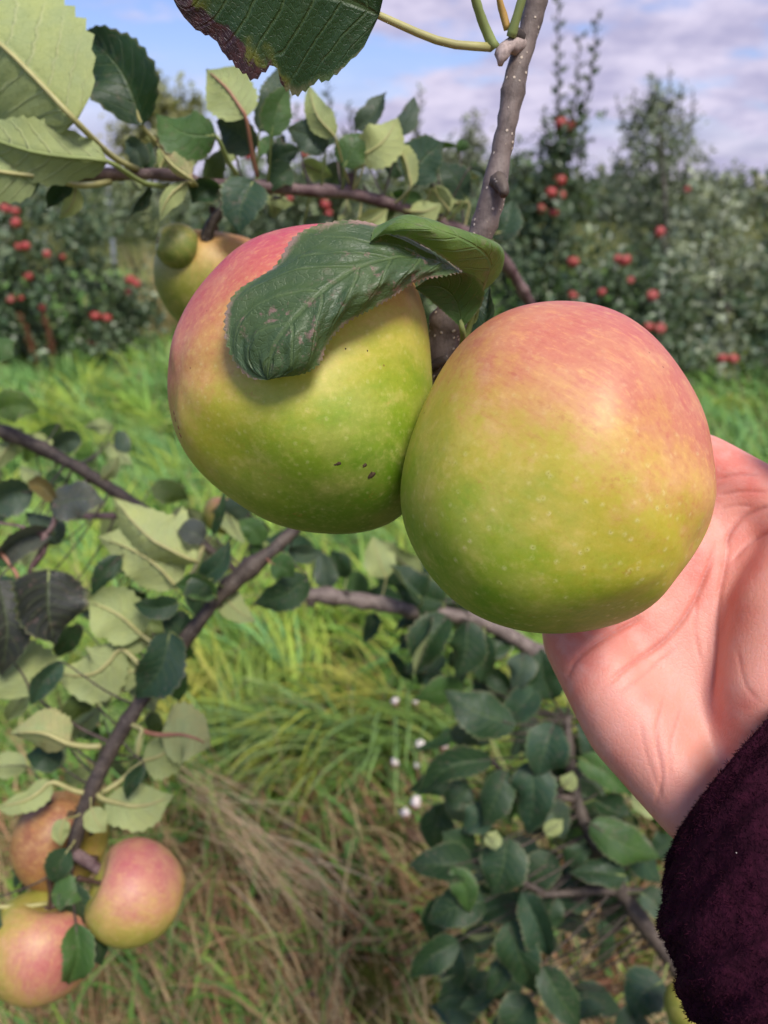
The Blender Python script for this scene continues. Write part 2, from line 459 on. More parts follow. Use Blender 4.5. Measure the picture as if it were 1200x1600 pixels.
# ------------------------------------------------------------------ trees of the orchard
def leaf_cards(base, tdir, nrm, L, Wd, col):
    """many folded leaves in one array set: 5 vertices and 4 triangles each"""
    n = len(base)
    t_ = tdir / (np.linalg.norm(tdir, axis=1)[:, None] + 1e-9)
    s = np.cross(t_, nrm); s /= np.linalg.norm(s, axis=1)[:, None] + 1e-9
    nn = np.cross(s, t_)
    L = L[:, None]; Wd = Wd[:, None]
    v = np.stack([base,
                  base + t_ * L * 0.45 + s * Wd * 0.5 + nn * Wd * 0.22,
                  base + t_ * L * 0.45 - s * Wd * 0.5 + nn * Wd * 0.22,
                  base + t_ * L * 0.52,
                  base + t_ * L - nn * L * 0.12], 1).reshape(-1, 3)
    k = (np.arange(n) * 5)[:, None]
    f = np.concatenate([k + np.array([0, 1, 3]), k + np.array([1, 4, 3]), k + np.array([0, 3, 2]), k + np.array([3, 4, 2])])
    return v, f, np.repeat(col, 5, 0)

def rand_dir(rng, n):
    v = rng.normal(size=(n, 3)); return v / np.linalg.norm(v, axis=1)[:, None]

def make_tree(name, label, cat, base, blobs, n, leaf, tones, group=None, shoots=(), seed=0, trunk_r=0.026, trunk_h=0.5, hollow=0.22, cluster=9, spread=0.09, mat=None):
    """blobs: (px, py, y, rx_px, rz_px) as seen in the photo at ground distance y; shoots: (px0,py0,px1,py1,y)"""
    rng = np.random.default_rng(seed)
    root = empty(name, base, label, cat, group)
    B = []
    for (px, py, y, rx, rz) in blobs:
        c = at_y(px, py, y); k = (at_y(px + 1, py, y) - c).length
        B.append((np.array(c), rx * k, rz * k))
    wts = np.array([b[1] * b[2] for b in B]); wts /= wts.sum()
    nc = n // cluster
    pick = rng.choice(len(B), nc, p=wts)
    C0 = np.array([b[0] for b in B])[pick]
    RR = np.array([[b[1], 0.8 * b[1], b[2]] for b in B])[pick]
    d = rand_dir(rng, nc)
    rad = hollow + (1.02 - hollow) * rng.random(nc) ** 0.7
    rad *= 1 + 0.10 * rng.normal(size=nc)
    cen = C0 + d * RR * rad[:, None]
    keep = cen[:, 2] > 0.03
    cen, d = cen[keep], d[keep]
    nc = len(cen)
    ctone = rng.random(nc)
    axis = d * 0.6 + rand_dir(rng, nc) * 0.7 + np.array([0, 0, 0.45])
    axis /= np.linalg.norm(axis, axis=1)[:, None]
    k = np.repeat(np.arange(nc), cluster)
    tpos = rng.random(len(k)) - 0.5
    b0 = cen[k] + axis[k] * (tpos * spread * 2.6)[:, None] + rng.normal(0, spread * 0.28, (len(k), 3))
    td = axis[k] * 0.35 + rand_dir(rng, len(k)) * 0.9 + np.array([0, 0, -0.12])
    nr = rand_dir(rng, len(k)) * 0.75 + np.array([0, 0, 0.9]) + d[k] * 0.35
    L = leaf * (0.65 + 0.6 * rng.random(len(k)))
    T = np.array(tones)
    mixv = np.clip(ctone[k] * 0.55 + rng.random(len(k)) * 0.55, 0, 0.999) * (len(T) - 1)
    i0 = mixv.astype(int); fr = (mixv - i0)[:, None]
    col = T[i0] * (1 - fr) + T[np.minimum(i0 + 1, len(T) - 1)] * fr
    col = col * (0.85 + 0.3 * rng.random((len(k), 1))) * (0.82 + 0.65 * rng.random(nc)[k] ** 2)[:, None] * 1.4
    parts = [leaf_cards(b0, td, nr, L, L * (0.5 + 0.15 * rng.random(len(k))), col)]
    tubes = []
    for (x0, y0, x1, y1, y) in shoots:
        p0, p1 = np.array(at_y(x0, y0, y)), np.array(at_y(x1, y1, y))
        ln = np.linalg.norm(p1 - p0)
        mid = (p0 + p1) / 2 + rng.normal(0, 0.03, 3)
        path = spline([p0, mid, p1], 8)
        tubes.append((path, np.linspace(0.009, 0.003, 8), 5, 0))
        m_ = max(6, int(ln / 0.034))
        tt = np.linspace(0.12, 1, m_)
        pp = np.array([path[min(int(q * 7), 6)] * (1 - (q * 7 - min(int(q * 7), 6))) + path[min(int(q * 7), 6) + 1] * (q * 7 - min(int(q * 7), 6)) for q in tt])
        ang = np.arange(m_) * 2.4 + rng.random()
        out = np.stack([np.cos(ang), np.sin(ang), 0.55 + 0.7 * rng.random(m_)], 1)
        Ls = leaf * (1.35 - 0.5 * tt) * (0.85 + 0.3 * rng.random(m_))
        cs = T[rng.integers(0, len(T), m_)] * 0.95
        parts.append(leaf_cards(pp, out, rand_dir(rng, m_) + np.array([0, -0.5, 0.3]), Ls, Ls * 0.55, cs))
    vv, ff, cc_, off = [], [], [], 0
    for v, f, c in parts:
        vv.append(v); ff.append(f + off); cc_.append(c); off += len(v)
    ob = np.array(base)
    me = np_mesh('crown', np.vstack(vv) - ob, np.vstack(ff), False, col=np.vstack(cc_))
    cr = link('crown', me, mat or M_CROWN, root)
    cr['kind'] = 'stuff'
    top = np.array(base) + np.array([0, 0, trunk_h])
    tubes.append((spline([np.array(base) - [0, 0, 0.1], np.array(base) + [0.02, 0, trunk_h * 0.5], top], 6), np.linspace(trunk_r, trunk_r * 0.75, 6), 8, 0.04))
    for b in B:
        mid = (top + b[0]) / 2 + rng.normal(0, 0.06, 3)
        tubes.append((spline([top, mid, b[0], b[0] + [0, 0, b[2] * 0.6]], 8), np.linspace(trunk_r * 0.55, trunk_r * 0.1, 8), 6, 0.03))
        for _ in range(5):
            e = b[0] + rand_dir(rng, 1)[0] * np.array([b[1], b[1] * 0.8, b[2]]) * 0.9
            tubes.append((spline([b[0], (b[0] + e) / 2 + rng.normal(0, 0.04, 3), e], 5), np.linspace(trunk_r * 0.22, 0.003, 5), 5, 0))
    link('trunk', tubes_mesh('trunk', tubes, base), M_TRUNK, root)
    return root

G1 = [(0.035, 0.062, 0.034), (0.055, 0.092, 0.045), (0.085, 0.125, 0.060), (0.15, 0.185, 0.10)]
G2 = [(0.055, 0.085, 0.045), (0.095, 0.13, 0.065), (0.15, 0.185, 0.095), (0.24, 0.27, 0.15)]
G3 = [(0.14, 0.16, 0.055), (0.20, 0.215, 0.08), (0.28, 0.27, 0.12)]
G4 = [(0.085, 0.112, 0.072), (0.13, 0.155, 0.10), (0.20, 0.22, 0.15)]
GRP = 'orchard trees behind the picked branch'
make_tree('apple_tree', 'dark bushy apple tree with red fruit at the left edge above rusty dock stems', 'tree', on_ground(40, 592),
          [(20, 410, 5.9, 125, 115), (-110, 430, 5.9, 150, 150), (120, 370, 5.9, 65, 75), (50, 520, 5.8, 105, 75), (150, 540, 5.8, 60, 45), (-80, 340, 6.1, 120, 70)], 6500, 0.075, G1, GRP, seed=1, trunk_h=0.45)
make_tree('apple_tree', 'small dark round bush with bright red apples beside the yellow straw on the left', 'bush', on_ground(190, 560),
          [(195, 480, 6.1, 62, 58), (165, 510, 6.0, 50, 40)], 1500, 0.07, G1, GRP, seed=2, trunk_h=0.25)
make_tree('bush', 'yellow green bush behind the thin grey post', 'bush', on_ground(220, 470),
          [(190, 350, 9.5, 85, 60), (290, 345, 9.5, 90, 70), (120, 320, 10, 80, 55)], 3800, 0.07, G3[:2] + G2, GRP, seed=3, trunk_h=0.4)
make_tree('apple_tree', 'apple tree dotted with red fruit behind the leafy horizontal branch', 'tree', on_ground(450, 560),
          [(450, 345, 6.6, 120, 95), (380, 320, 6.6, 80, 65), (520, 305, 6.6, 75, 70), (450, 450, 6.5, 130, 110)], 6500, 0.075, G1[1:] + G2, GRP,
          shoots=[(500, 230, 512, 128, 6.6), (470, 240, 462, 170, 6.6), (540, 230, 545, 165, 6.6)], seed=4)
make_tree('apple_tree', 'apple tree with one thin upright shoot left of the upright grey branch', 'tree', on_ground(660, 540),
          [(650, 350, 7.4, 85, 70), (730, 355, 7.4, 80, 70), (670, 440, 7.2, 130, 100), (600, 345, 7.4, 60, 55)], 5500, 0.075, G2, GRP,
          shoots=[(648, 300, 658, 138, 7.4), (668, 300, 640, 165, 7.4), (690, 290, 700, 215, 7.4), (610, 290, 606, 205, 7.4)], seed=5)
make_tree('apple_tree', 'apple tree with two long leafy shoots reaching into the sky and red fruit below', 'tree', on_ground(850, 600),
          [(860, 300, 5.7, 70, 70), (880, 225, 5.7, 38, 42), (830, 400, 5.7, 110, 95), (900, 490, 5.6, 110, 95), (1000, 490, 5.7, 95, 95), (1010, 565, 5.25, 90, 60), (930, 580, 5.2, 70, 50), (800, 290, 5.9, 50, 50)], 7500, 0.072, G1[:3] + G2[:3], GRP,
          shoots=[(872, 230, 872, -12, 5.7), (893, 225, 935, 22, 5.7), (880, 240, 905, 60, 5.7), (858, 250, 850, 175, 5.7), (905, 260, 918, 170, 5.7)], seed=6)
make_tree('pear_tree', 'tall cone shaped grey green tree right of the leafy shoots', 'tree', on_ground(1030, 560),
          [(1030, 225, 8.6, 66, 75), (1020, 310, 8.5, 95, 85), (1060, 400, 8.4, 110, 110), (1025, 170, 8.6, 34, 42), (1080, 320, 8.5, 45, 60)], 8500, 0.062, G4 + G2[1:3], GRP,
          shoots=[(1040, 190, 1046, 105, 8.6), (1025, 180, 1018, 118, 8.6), (1075, 230, 1083, 140, 8.6), (985, 230, 962, 150, 8.6), (1060, 200, 1066, 135, 8.6), (1000, 200, 992, 140, 8.6)], seed=7)
make_tree('apple_tree', 'lighter olive green tree sloping down behind the held apple on the right', 'tree', on_ground(1120, 580),
          [(1110, 350, 7.4, 65, 80), (1100, 480, 6.8, 105, 110), (1150, 480, 6.6, 80, 95), (1120, 560, 5.6, 80, 55)], 5500, 0.07, [tuple(v * 1.35 for v in c) for c in G4] + G3[:1], GRP, seed=8)
make_tree('apple_tree', 'dark tree cut off by the right edge of the view', 'tree', on_ground(1230, 580),
          [(1240, 370, 6.6, 70, 85), (1220, 520, 6.0, 90, 95), (1215, 580, 5.4, 60, 50), (1330, 420, 6.6, 110, 110)], 4500, 0.072, G1, GRP, seed=9)
make_tree('willow_tree', 'feathery yellow green tree far behind the leaves at upper left', 'tree', on_ground(250, 335),
          [(245, 180, 26, 45, 55), (280, 215, 26, 40, 45), (215, 235, 26, 45, 40), (300, 170, 26, 20, 25)], 2600, 0.26, G3, seed=10, trunk_r=0.14, trunk_h=1.5, spread=0.35)
make_tree('poplar_tree', 'slim pale tree far off at the left behind the big underside leaf', 'tree', on_ground(80, 332),
          [(80, 170, 28, 22, 70), (60, 220, 28, 40, 45)], 1500, 0.26, G3[:2] + G2[2:3], seed=11, trunk_r=0.12, trunk_h=1.5, spread=0.3)
make_tree('poplar_tree', 'thin bare topped tree far behind the upright branch', 'tree', on_ground(730, 330),
          [(735, 240, 30, 26, 50), (700, 262, 30, 30, 30)], 1100, 0.24, G4 + G3[:1], seed=12, trunk_r=0.12, trunk_h=1.5, spread=0.3)

def build_woodland():
    rng = np.random.default_rng(20)
    n = 16000
    x = rng.uniform(-70, 70, n); y = 42 + rng.uniform(-4, 10, n)
    top = 1.7 + 0.8 * vnoise(x, y, 0.16, 4) + 0.8 * vnoise(x, y, 0.5, 5)
    z = rng.random(n) ** 0.7 * top
    T = np.array(G4 + G3[:2] + G2[1:3])
    me_v, me_f, me_c = leaf_cards(np.stack([x, y, z], 1), rand_dir(rng, n), rand_dir(rng, n) + [0, 0, 0.8], 0.55 + 0.4 * rng.random(n), 0.4 + 0.2 * rng.random(n), T[rng.integers(0, len(T), n)])
    o = link('woodland', np_mesh('woodland', me_v, me_f, False, col=me_c), M_CROWN)
    tag(o, 'low far off wood closing the view behind the orchard trees', 'wood', kind='stuff')
build_woodland()

# ------------------------------------------------------------------ grass
def blades(rng, x, y, L, Wd, head, lean0, lean1, col, tipcol=None, z0=None, segs=4):
    n = len(x)
    z = gz(x, y) if z0 is None else z0
    P = np.stack([x, y, z], 1)
    hx, hy = np.cos(head), np.sin(head)
    side = np.stack([-hy, hx, np.zeros(n)], 1)
    tw = rng.normal(0, 0.5, n)
    rows, cols = [], []
    for i in range(segs + 1):
        t = i / segs
        ww = Wd * (1 - t) ** 0.6 * (0.75 + 0.5 * min(t * 3, 1))
        sd_ = side * np.cos(tw * t)[:, None] + np.stack([np.zeros(n), np.zeros(n), np.sin(tw * t)], 1)
        rows.append(P - sd_ * (ww / 2)[:, None]); rows.append(P + sd_ * (ww / 2)[:, None])
        c = col if tipcol is None else col * (1 - t ** 2) + tipcol * t ** 2
        cols += [c, c]
        a = lean0 + (lean1 - lean0) * t
        P = P + np.stack([hx * np.sin(a), hy * np.sin(a), np.cos(a)], 1) * (L / segs)[:, None]
        P[:, 2] = np.maximum(P[:, 2], z + 0.004)
    v = np.stack(rows, 1).reshape(-1, 3)
    c = np.stack(cols, 1).reshape(-1, 3)
    m = 2 * (segs + 1)
    k = (np.arange(n) * m)[:, None]
    f = np.concatenate([k + np.array([2 * i, 2 * i + 1, 2 * i + 3, 2 * i + 2]) for i in range(segs)])
    return v, f, c

def build_grass():
    rng = np.random.default_rng(31)
    # roots thin out with distance: as many per picture area near and far
    n = 125000
    y = 0.45 + (13.0 - 0.45) * rng.random(n) ** 1.35
    x = (rng.random(n) * 2 - 1) * (0.55 + 0.62 * y)
    # gather into tufts
    tx = np.round(x / 0.11 + 0.5 * vnoise(x, y, 3.0, 8)) * 0.11; ty = np.round(y / 0.11 + 0.5 * vnoise(x, y, 3.0, 9)) * 0.11
    g = rng.random(n) < 0.72
    x = np.where(g, tx + rng.normal(0, 0.022, n), x); y = np.where(g, ty + rng.normal(0, 0.022, n), y)
    flow = 2.6 + 2.0 * vnoise(x, y, 0.8, 10) + 1.3 * vnoise(x, y, 2.2, 12)
    head = flow + rng.normal(0, 0.95, n)
    lush = vnoise(x, y, 1.3, 14) * 0.5 + 0.5
    L = (0.16 + 0.20 * rng.random(n)) * (0.7 + 0.55 * lush)
    l0 = np.abs(rng.normal(0.45, 0.25, n)); l1 = l0 + np.abs(rng.normal(1.45, 0.5, n))
    near = np.clip((1.62 - y) / 0.42, 0, 1)                       # the drier, trampled ground close by
    fresh = np.clip(1 - np.abs(y - 2.3) / 0.9, 0, 1)             # a lush yellow green band
    dry = rng.random(n) < (0.04 + 0.68 * near + 0.12 * (vnoise(x, y, 1.9, 15) > 0.25))
    pal_g = np.array([(0.085, 0.185, 0.040), (0.13, 0.255, 0.050), (0.20, 0.31, 0.065), (0.10, 0.22, 0.06)])
    pal_f = np.array([(0.27, 0.37, 0.060), (0.35, 0.42, 0.085), (0.19, 0.33, 0.06)])
    pal_d = np.array([(0.33, 0.25, 0.14), (0.44, 0.35, 0.20), (0.20, 0.13, 0.075), (0.28, 0.16, 0.09)])
    pal_m = np.array([(0.17, 0.34, 0.12), (0.24, 0.39, 0.14), (0.13, 0.27, 0.09)])
    col = pal_g[rng.integers(0, 4, n)]
    mf = rng.random(n) < fresh * 0.75
    col[mf] = pal_f[rng.integers(0, 3, mf.sum())]
    mm = (rng.random(n) < 0.55) & (y > 3.0)
    col[mm] = pal_m[rng.integers(0, 3, mm.sum())]
    col[dry] = pal_d[rng.integers(0, 4, dry.sum())]
    col = np.minimum(col * (0.95 + 0.65 * rng.random((n, 1))), 0.62)
    Wd = (0.0054 + 0.0056 * rng.random(n)) * (1 + 0.16 * y)
    Wd[dry] *= 0.55
    kp = (vnoise(x, y, 3.3, 41) + 0.6 * vnoise(x, y, 7.0, 42)) > -0.62
    x, y, L, Wd, head, l0, l1, col = x[kp], y[kp], L[kp], Wd[kp], head[kp], l0[kp], l1[kp], col[kp]
    v, f, c = blades(rng, x, y, L, Wd, head, l0, l1, col, col * np.array([1.15, 1.05, 0.85]), segs=3)
    o = link('grass', np_mesh('grass', v, f, True, col=c), M_GRASS)
    tag(o, 'long green meadow grass lying in tufts under the trees', 'grass', kind='stuff')
    # dry stalks, standing and fallen
    n = 2600
    y = 0.5 + 5.5 * rng.random(n) ** 1.6; x = (rng.random(n) * 2 - 1) * (0.5 + 0.6 * y)
    col = pal_d[rng.integers(0, 2, n)] * (0.8 + 0.5 * rng.random((n, 1)))
    v, f, c = blades(rng, x, y, 0.22 + 0.3 * rng.random(n), 0.0018 + 0.0010 * rng.random(n) * y, rng.random(n) * 6.3, np.abs(rng.normal(0.5, 0.4, n)), np.abs(rng.normal(1.3, 0.4, n)), col, segs=4)
    o = link('dry_stalks', np_mesh('dry_stalks', v, f, True, col=c), M_GRASS)
    tag(o, 'thin straw coloured stalks scattered through the green grass', 'dry grass', kind='stuff')
    # pale fallen bundle at the lower left of the picture
    n = 70
    a = np.array(on_ground(285, 1345)); b = np.array(on_ground(510, 1570))
    dirv = (b - a)[:2]; hd = math.atan2(dirv[1], dirv[0])
    s = rng.random(n) ** 0.9
    perp = np.array([-dirv[1], dirv[0]]) / np.linalg.norm(dirv)
    xy = a[:2] + np.outer(s, dirv * 0.75) + np.outer(rng.normal(0, 0.028, n) * (0.4 + 0.8 * s), perp)
    zz = 0.23 + 0.06 * rng.random(n) - 0.05 * s
    col = np.array([(0.68, 0.53, 0.32), (0.74, 0.60, 0.38), (0.52, 0.38, 0.21)])[rng.integers(0, 3, n)]
    v, f, c = blades(rng, xy[:, 0], xy[:, 1], 0.12 + 0.22 * rng.random(n), 0.0018 + 0.0012 * rng.random(n), hd + rng.normal(0, 0.20, n), 1.3 + rng.normal(0, 0.12, n), 1.75 + rng.normal(0, 0.2, n), col, z0=zz, segs=5)
    o = link('straw_bundle', np_mesh('straw_bundle', v, f, True, col=c), M_GRASS)
    tag(o, 'pale bundle of flattened straw right of the three hanging apples', 'dry grass', kind='stuff')
    # tall ripe grass by the left trees
    n = 500
    c0 = np.array(on_ground(215, 560)); 
    x = c0[0] + rng.normal(0, 0.22, n); y = c0[1] + 1.0 + rng.normal(0, 0.3, n)
    col = np.array([(0.42, 0.34, 0.17), (0.50, 0.42, 0.22)])[rng.integers(0, 2, n)]
    v, f, c = blades(rng, x, y, 0.6 + 0.5 * rng.random(n), 0.006 + 0.006 * rng.random(n), rng.random(n) * 6.3, np.abs(rng.normal(0.15, 0.1, n)), np.abs(rng.normal(0.8, 0.3, n)), col, segs=4)
    o = link('tall_grass', np_mesh('tall_grass', v, f, True, col=c), M_GRASS)
    tag(o, 'clump of tall yellow ripe grass behind the dark left bush', 'grass', kind='stuff')
    # flopped clumps: blades of one clump lean and arch over together
    nc, per = 520, 44
    cy = 1.45 + 5.2 * rng.random(nc) ** 1.2; cx = (rng.random(nc) * 2 - 1) * (0.5 + 0.62 * cy)
    chd = 2.6 + 2.0 * vnoise(cx, cy, 0.8, 10) + rng.normal(0, 0.9, nc)
    ccol = np.vstack([pal_f, pal_m, pal_g])[rng.integers(0, 11, nc) % 10]
    ccol[cy < 1.7] *= np.array([1.0, 0.85, 0.9])
    k = np.repeat(np.arange(nc), per); n = len(k)
    x = cx[k] + rng.normal(0, 0.035, n); y = cy[k] + rng.normal(0, 0.035, n)
    col = np.minimum(ccol[k] * (0.85 + 0.6 * rng.random((n, 1))), 0.6)
    l0 = np.abs(rng.normal(0.30, 0.18, n))
    v, f, c = blades(rng, x, y, 0.26 + 0.22 * rng.random(n), (0.0048 + 0.0045 * rng.random(n)) * (1 + 0.12 * y), chd[k] + rng.normal(0, 0.38, n), l0, l0 + 1.5 + 0.7 * rng.random(n), col, col * np.array([1.2, 1.1, 0.85]), segs=5)
    o = link('grass_clumps', np_mesh('grass_clumps', v, f, True, col=c), M_GRASS)
    tag(o, 'bright flopped clumps of lush grass in the middle distance', 'grass', kind='stuff')
    # brown and orange litter of the trampled ground close by
    n = 5000
    y = 0.45 + 1.15 * rng.random(n); x = (rng.random(n) * 2 - 1) * (0.4 + 0.6 * y)
    z = gz(x, y) + 0.02 + 0.16 * rng.random(n)
    L = 0.006 + 0.014 * rng.random(n) ** 2
    pal = np.array([(0.20, 0.10, 0.05), (0.30, 0.15, 0.07), (0.13, 0.075, 0.045), (0.36, 0.26, 0.12), (0.10, 0.06, 0.045)])
    v, f, c = leaf_cards(np.stack([x, y, z], 1), rand_dir(rng, n), rand_dir(rng, n) * 0.8 + [0, 0, 1], L, L * 0.7, pal[rng.integers(0, 5, n)])
    o = link('leaf_litter', np_mesh('leaf_litter', v, f, False, col=c), M_GRASS)
    tag(o, 'brown and orange dead bits caught in the grass at the bottom', 'litter', kind='stuff')
    # ragged taller grass round the feet of the trees
    n = 5200
    x = rng.uniform(-5.5, 6.0, n); y = 4.7 + 2.6 * rng.random(n)
    kp = (vnoise(x, y, 1.1, 51) + 0.3 * rng.normal(size=n)) > 0.05
    x, y = x[kp], y[kp]; n = len(x)
    col = np.vstack([pal_m, pal_g, pal_d[:2]])[rng.integers(0, 9, n)] * (0.8 + 0.5 * rng.random((n, 1)))
    v, f, c = blades(rng, x, y, 0.14 + 0.22 * rng.random(n), 0.008 + 0.008 * rng.random(n), rng.random(n) * 6.3, np.abs(rng.normal(0.15, 0.12, n)), np.abs(rng.normal(0.9, 0.4, n)), col, segs=3)
    o = link('tree_foot_grass', np_mesh('tree_foot_grass', v, f, True, col=c), M_GRASS)
    tag(o, 'ragged taller grass growing round the feet of the orchard trees', 'grass', kind='stuff')
    # weeds with small broad leaves low in the grass
    n = 9500
    y = 0.5 + 5.0 * rng.random(n) ** 1.5; x = (rng.random(n) * 2 - 1) * (0.5 + 0.6 * y)
    keep = vnoise(x, y, 2.4, 22) > 0.0
    x, y = x[keep], y[keep]; n = len(x)
    z = gz(x, y) + 0.02 + 0.12 * rng.random(n)
    L = 0.018 + 0.04 * rng.random(n) ** 1.6
    pal = np.array([(0.10, 0.22, 0.05), (0.14, 0.26, 0.06), (0.07, 0.14, 0.05), (0.16, 0.10, 0.06), (0.20, 0.09, 0.045), (0.12, 0.09, 0.05)])
    isn = (y < 1.5)
    ci = np.where(isn, rng.integers(1, 6, n), rng.integers(0, 3, n))
    v, f, c = leaf_cards(np.stack([x, y, z], 1), rand_dir(rng, n) * [1, 1, 0.4], rand_dir(rng, n) * 0.5 + [0, 0, 1], L, L * 0.6, pal[ci])
    o = link('weeds', np_mesh('weeds', v, f, False, col=c), M_GRASS)
    tag(o, 'small broad leaved weeds and brown litter low between the grass', 'weeds', kind='stuff')
build_grass()

# ------------------------------------------------------------------ foreground leaves and branches
TONE = {'dk': (0.018, 0.050, 0.019), 'md': (0.046, 0.110, 0.026), 'lt': (0.095, 0.175, 0.034), 'gy': (0.050, 0.085, 0.058),
        'slate': (0.066, 0.078, 0.074), 'blk': (0.022, 0.026, 0.024), 'teal': (0.024, 0.062, 0.034), 'pale': (0.15, 0.21, 0.07),
        'olive': (0.065, 0.105, 0.026), 'cream': (0.30, 0.34, 0.15), 'hero': (0.054, 0.098, 0.042), 'brn': (0.16, 0.13, 0.05), 'deep': (0.022, 0.056, 0.018)}

def leaf_arrays(sp, width, rolls, fold, nu, nv, serr=0.035, wave=0.05, curl=0.0, pillow=0.0, rng=RNG, shape=(0.58, 0.92), foldend=None, notch=None):
    """sp: spine points from base to tip (world). returns verts, faces, uv, spine, normals"""
    S = spline(sp, nu + 1)
    T = np.gradient(S, axis=0); T /= np.linalg.norm(T, axis=1)[:, None]
    Vw = np.array(CAM) - S; Vw /= np.linalg.norm(Vw, axis=1)[:, None]
    sd_ = np.cross(T, Vw); sd_ /= np.linalg.norm(sd_, axis=1)[:, None]
    nn = np.cross(sd_, T)
    u = np.linspace(0, 1, nu + 1)
    rl = np.radians(np.interp(u, np.linspace(0, 1, len(rolls)), rolls))
    s2 = sd_ * np.cos(rl)[:, None] + nn * np.sin(rl)[:, None]
    n2 = -sd_ * np.sin(rl)[:, None] + nn * np.cos(rl)[:, None]
    a_, b_ = shape
    h = u ** a_ * (1 - u) ** b_
    pk = a_ / (a_ + b_); h = h / (pk ** a_ * (1 - pk) ** b_)
    h = h * (1 - 0.35 * np.clip((u - 0.72) / 0.28, 0, 1))
    h = h * (1 + 0.06 * np.sin(u * 10 + rng.random() * 6) + 0.03 * np.sin(u * 23 + rng.random() * 6))
    h[0] = 0.03; h[-1] = 0.012
    h = h * width * 1.06 / 2
    ph1, ph2 = rng.random() * 6.28, rng.random() * 6.28
    fl = np.radians(fold if foldend is None else np.linspace(fold, foldend, nu + 1))
    verts, uv = [], []
    vvv = np.linspace(-1, 1, nv + 1)
    for v in vvv:
        teeth = 1 + serr * np.where(np.arange(nu + 1) % 2 == 0, 1, -1) * (abs(v) > 0.99)
        if notch is not None: teeth = teeth * notch(u, v)
        x = v * h * teeth
        ax = np.abs(x)
        ph = ph1 if v < 0 else ph2
        lift = ax * np.sin(fl) + wave * width * np.sin(u * 9.0 + ph) * abs(v) ** 1.6 * (h / (width / 2)) - curl * width * abs(v) ** 2.2 * (h / (width / 2))
        if pillow: lift = lift + pillow * width * np.cos((u * 8.0 - 1.9 * abs(v) ** 1.25) * 2 * np.pi) * -1 * (1 - abs(v) ** 4) * min(1, abs(v) * 4)
        verts.append(S + s2 * (x * np.cos(fl))[:, None] + n2 * lift[:, None])
        uv.append(np.stack([u, np.full(nu + 1, v * 0.5 + 0.5)], 1))
    verts = np.stack(verts, 1).reshape(-1, 3); uv = np.stack(uv, 1).reshape(-1, 2)
    m = nv + 1
    idx = np.arange((nu + 1) * m).reshape(nu + 1, m)
    f = np.stack([idx[:-1, :-1], idx[:-1, 1:], idx[1:, 1:], idx[1:, :-1]], -1).reshape(-1, 4)
    return verts, f, uv, S, n2

def patch_arrays(curves, nu, nv, serr=0.012, pillow=0.0, wave=0.0, rng=RNG):
    """leaf blade through measured lines: curves = [(v, [(px,py,depth)...])...] from one margin over the midrib to the other"""
    vs0 = np.array([c[0] for c in curves])
    rows = np.stack([spline(np.array([np.array(at(*p)) for p in c[1]]), nu + 1) for c in curves])      # curve, u, xyz
    fine = np.linspace(-1, 1, nv + 1)
    u = np.linspace(0, 1, nu + 1)
    G = np.empty((nu + 1, nv + 1, 3))
    for i in range(nu + 1):
        for j, v in enumerate(fine):
            k = min(max(np.searchsorted(vs0, v, 'right') - 1, 0), len(vs0) - 2)
            t = (v - vs0[k]) / (vs0[k + 1] - vs0[k])
            p1, p2 = rows[k, i], rows[k + 1, i]
            p0 = rows[k - 1, i] if k > 0 else 2 * p1 - p2
            p3 = rows[k + 2, i] if k + 2 < len(vs0) else 2 * p2 - p1
            G[i, j] = 0.5 * (2 * p1 + (p2 - p0) * t + (2 * p0 - 5 * p1 + 4 * p2 - p3) * t * t + (3 * p1 - p0 - 3 * p2 + p3) * t ** 3)
    Tu = np.gradient(G, axis=0); Tv = np.gradient(G, axis=1)
    N = np.cross(Tv, Tu); N /= np.linalg.norm(N, axis=2)[:, :, None] + 1e-12
    wid = np.linalg.norm(G[:, -1] - G[:, 0], axis=1)[:, None]
    av = np.abs(fine)[None, :]; uu = u[:, None]
    W0 = wid.max()
    h = pillow * W0 * -np.cos((uu * 8.0 - 1.9 * av ** 1.25) * 2 * np.pi) * (1 - av ** 4) * np.clip(av * 4, 0, 1) * np.clip(wid / W0 * 1.5, 0, 1)
    h = h + wave * W0 * np.sin(uu * 17 + np.sign(fine)[None, :] * 1.3) * av ** 2 * np.clip(wid / W0 * 1.5, 0, 1)
    h = h + 0.55 * pillow * W0 * (vnoise(uu * 22 + 0 * av, fine[None, :] * 9 + 0 * uu, 1.0, 9) + 0.6 * vnoise(uu * 46 + 0 * av, fine[None, :] * 19 + 0 * uu, 1.0, 5)) * (1 - av ** 6)
    G = G + N * h[:, :, None]
    teeth = serr * W0 * np.where(np.arange(nu + 1) % 2 == 0, 1, -1)[:, None] * np.clip(wid / W0 * 2, 0, 1)
    for j, sg in ((0, -1), (nv, 1)):
        d = Tv[:, j] / (np.linalg.norm(Tv[:, j], axis=1)[:, None] + 1e-12)
        G[:, j] += sg * d * teeth
    idx = np.arange((nu + 1) * (nv + 1)).reshape(nu + 1, nv + 1)
    f = np.stack([idx[:-1, :-1], idx[:-1, 1:], idx[1:, 1:], idx[1:, :-1]], -1).reshape(-1, 4)
    uv = np.stack(np.broadcast_arrays(uu, fine[None, :] * .5 + .5), -1).reshape(-1, 2)
    return G.reshape(-1, 3), f, uv, G[:, nv // 2], N[:, nv // 2]

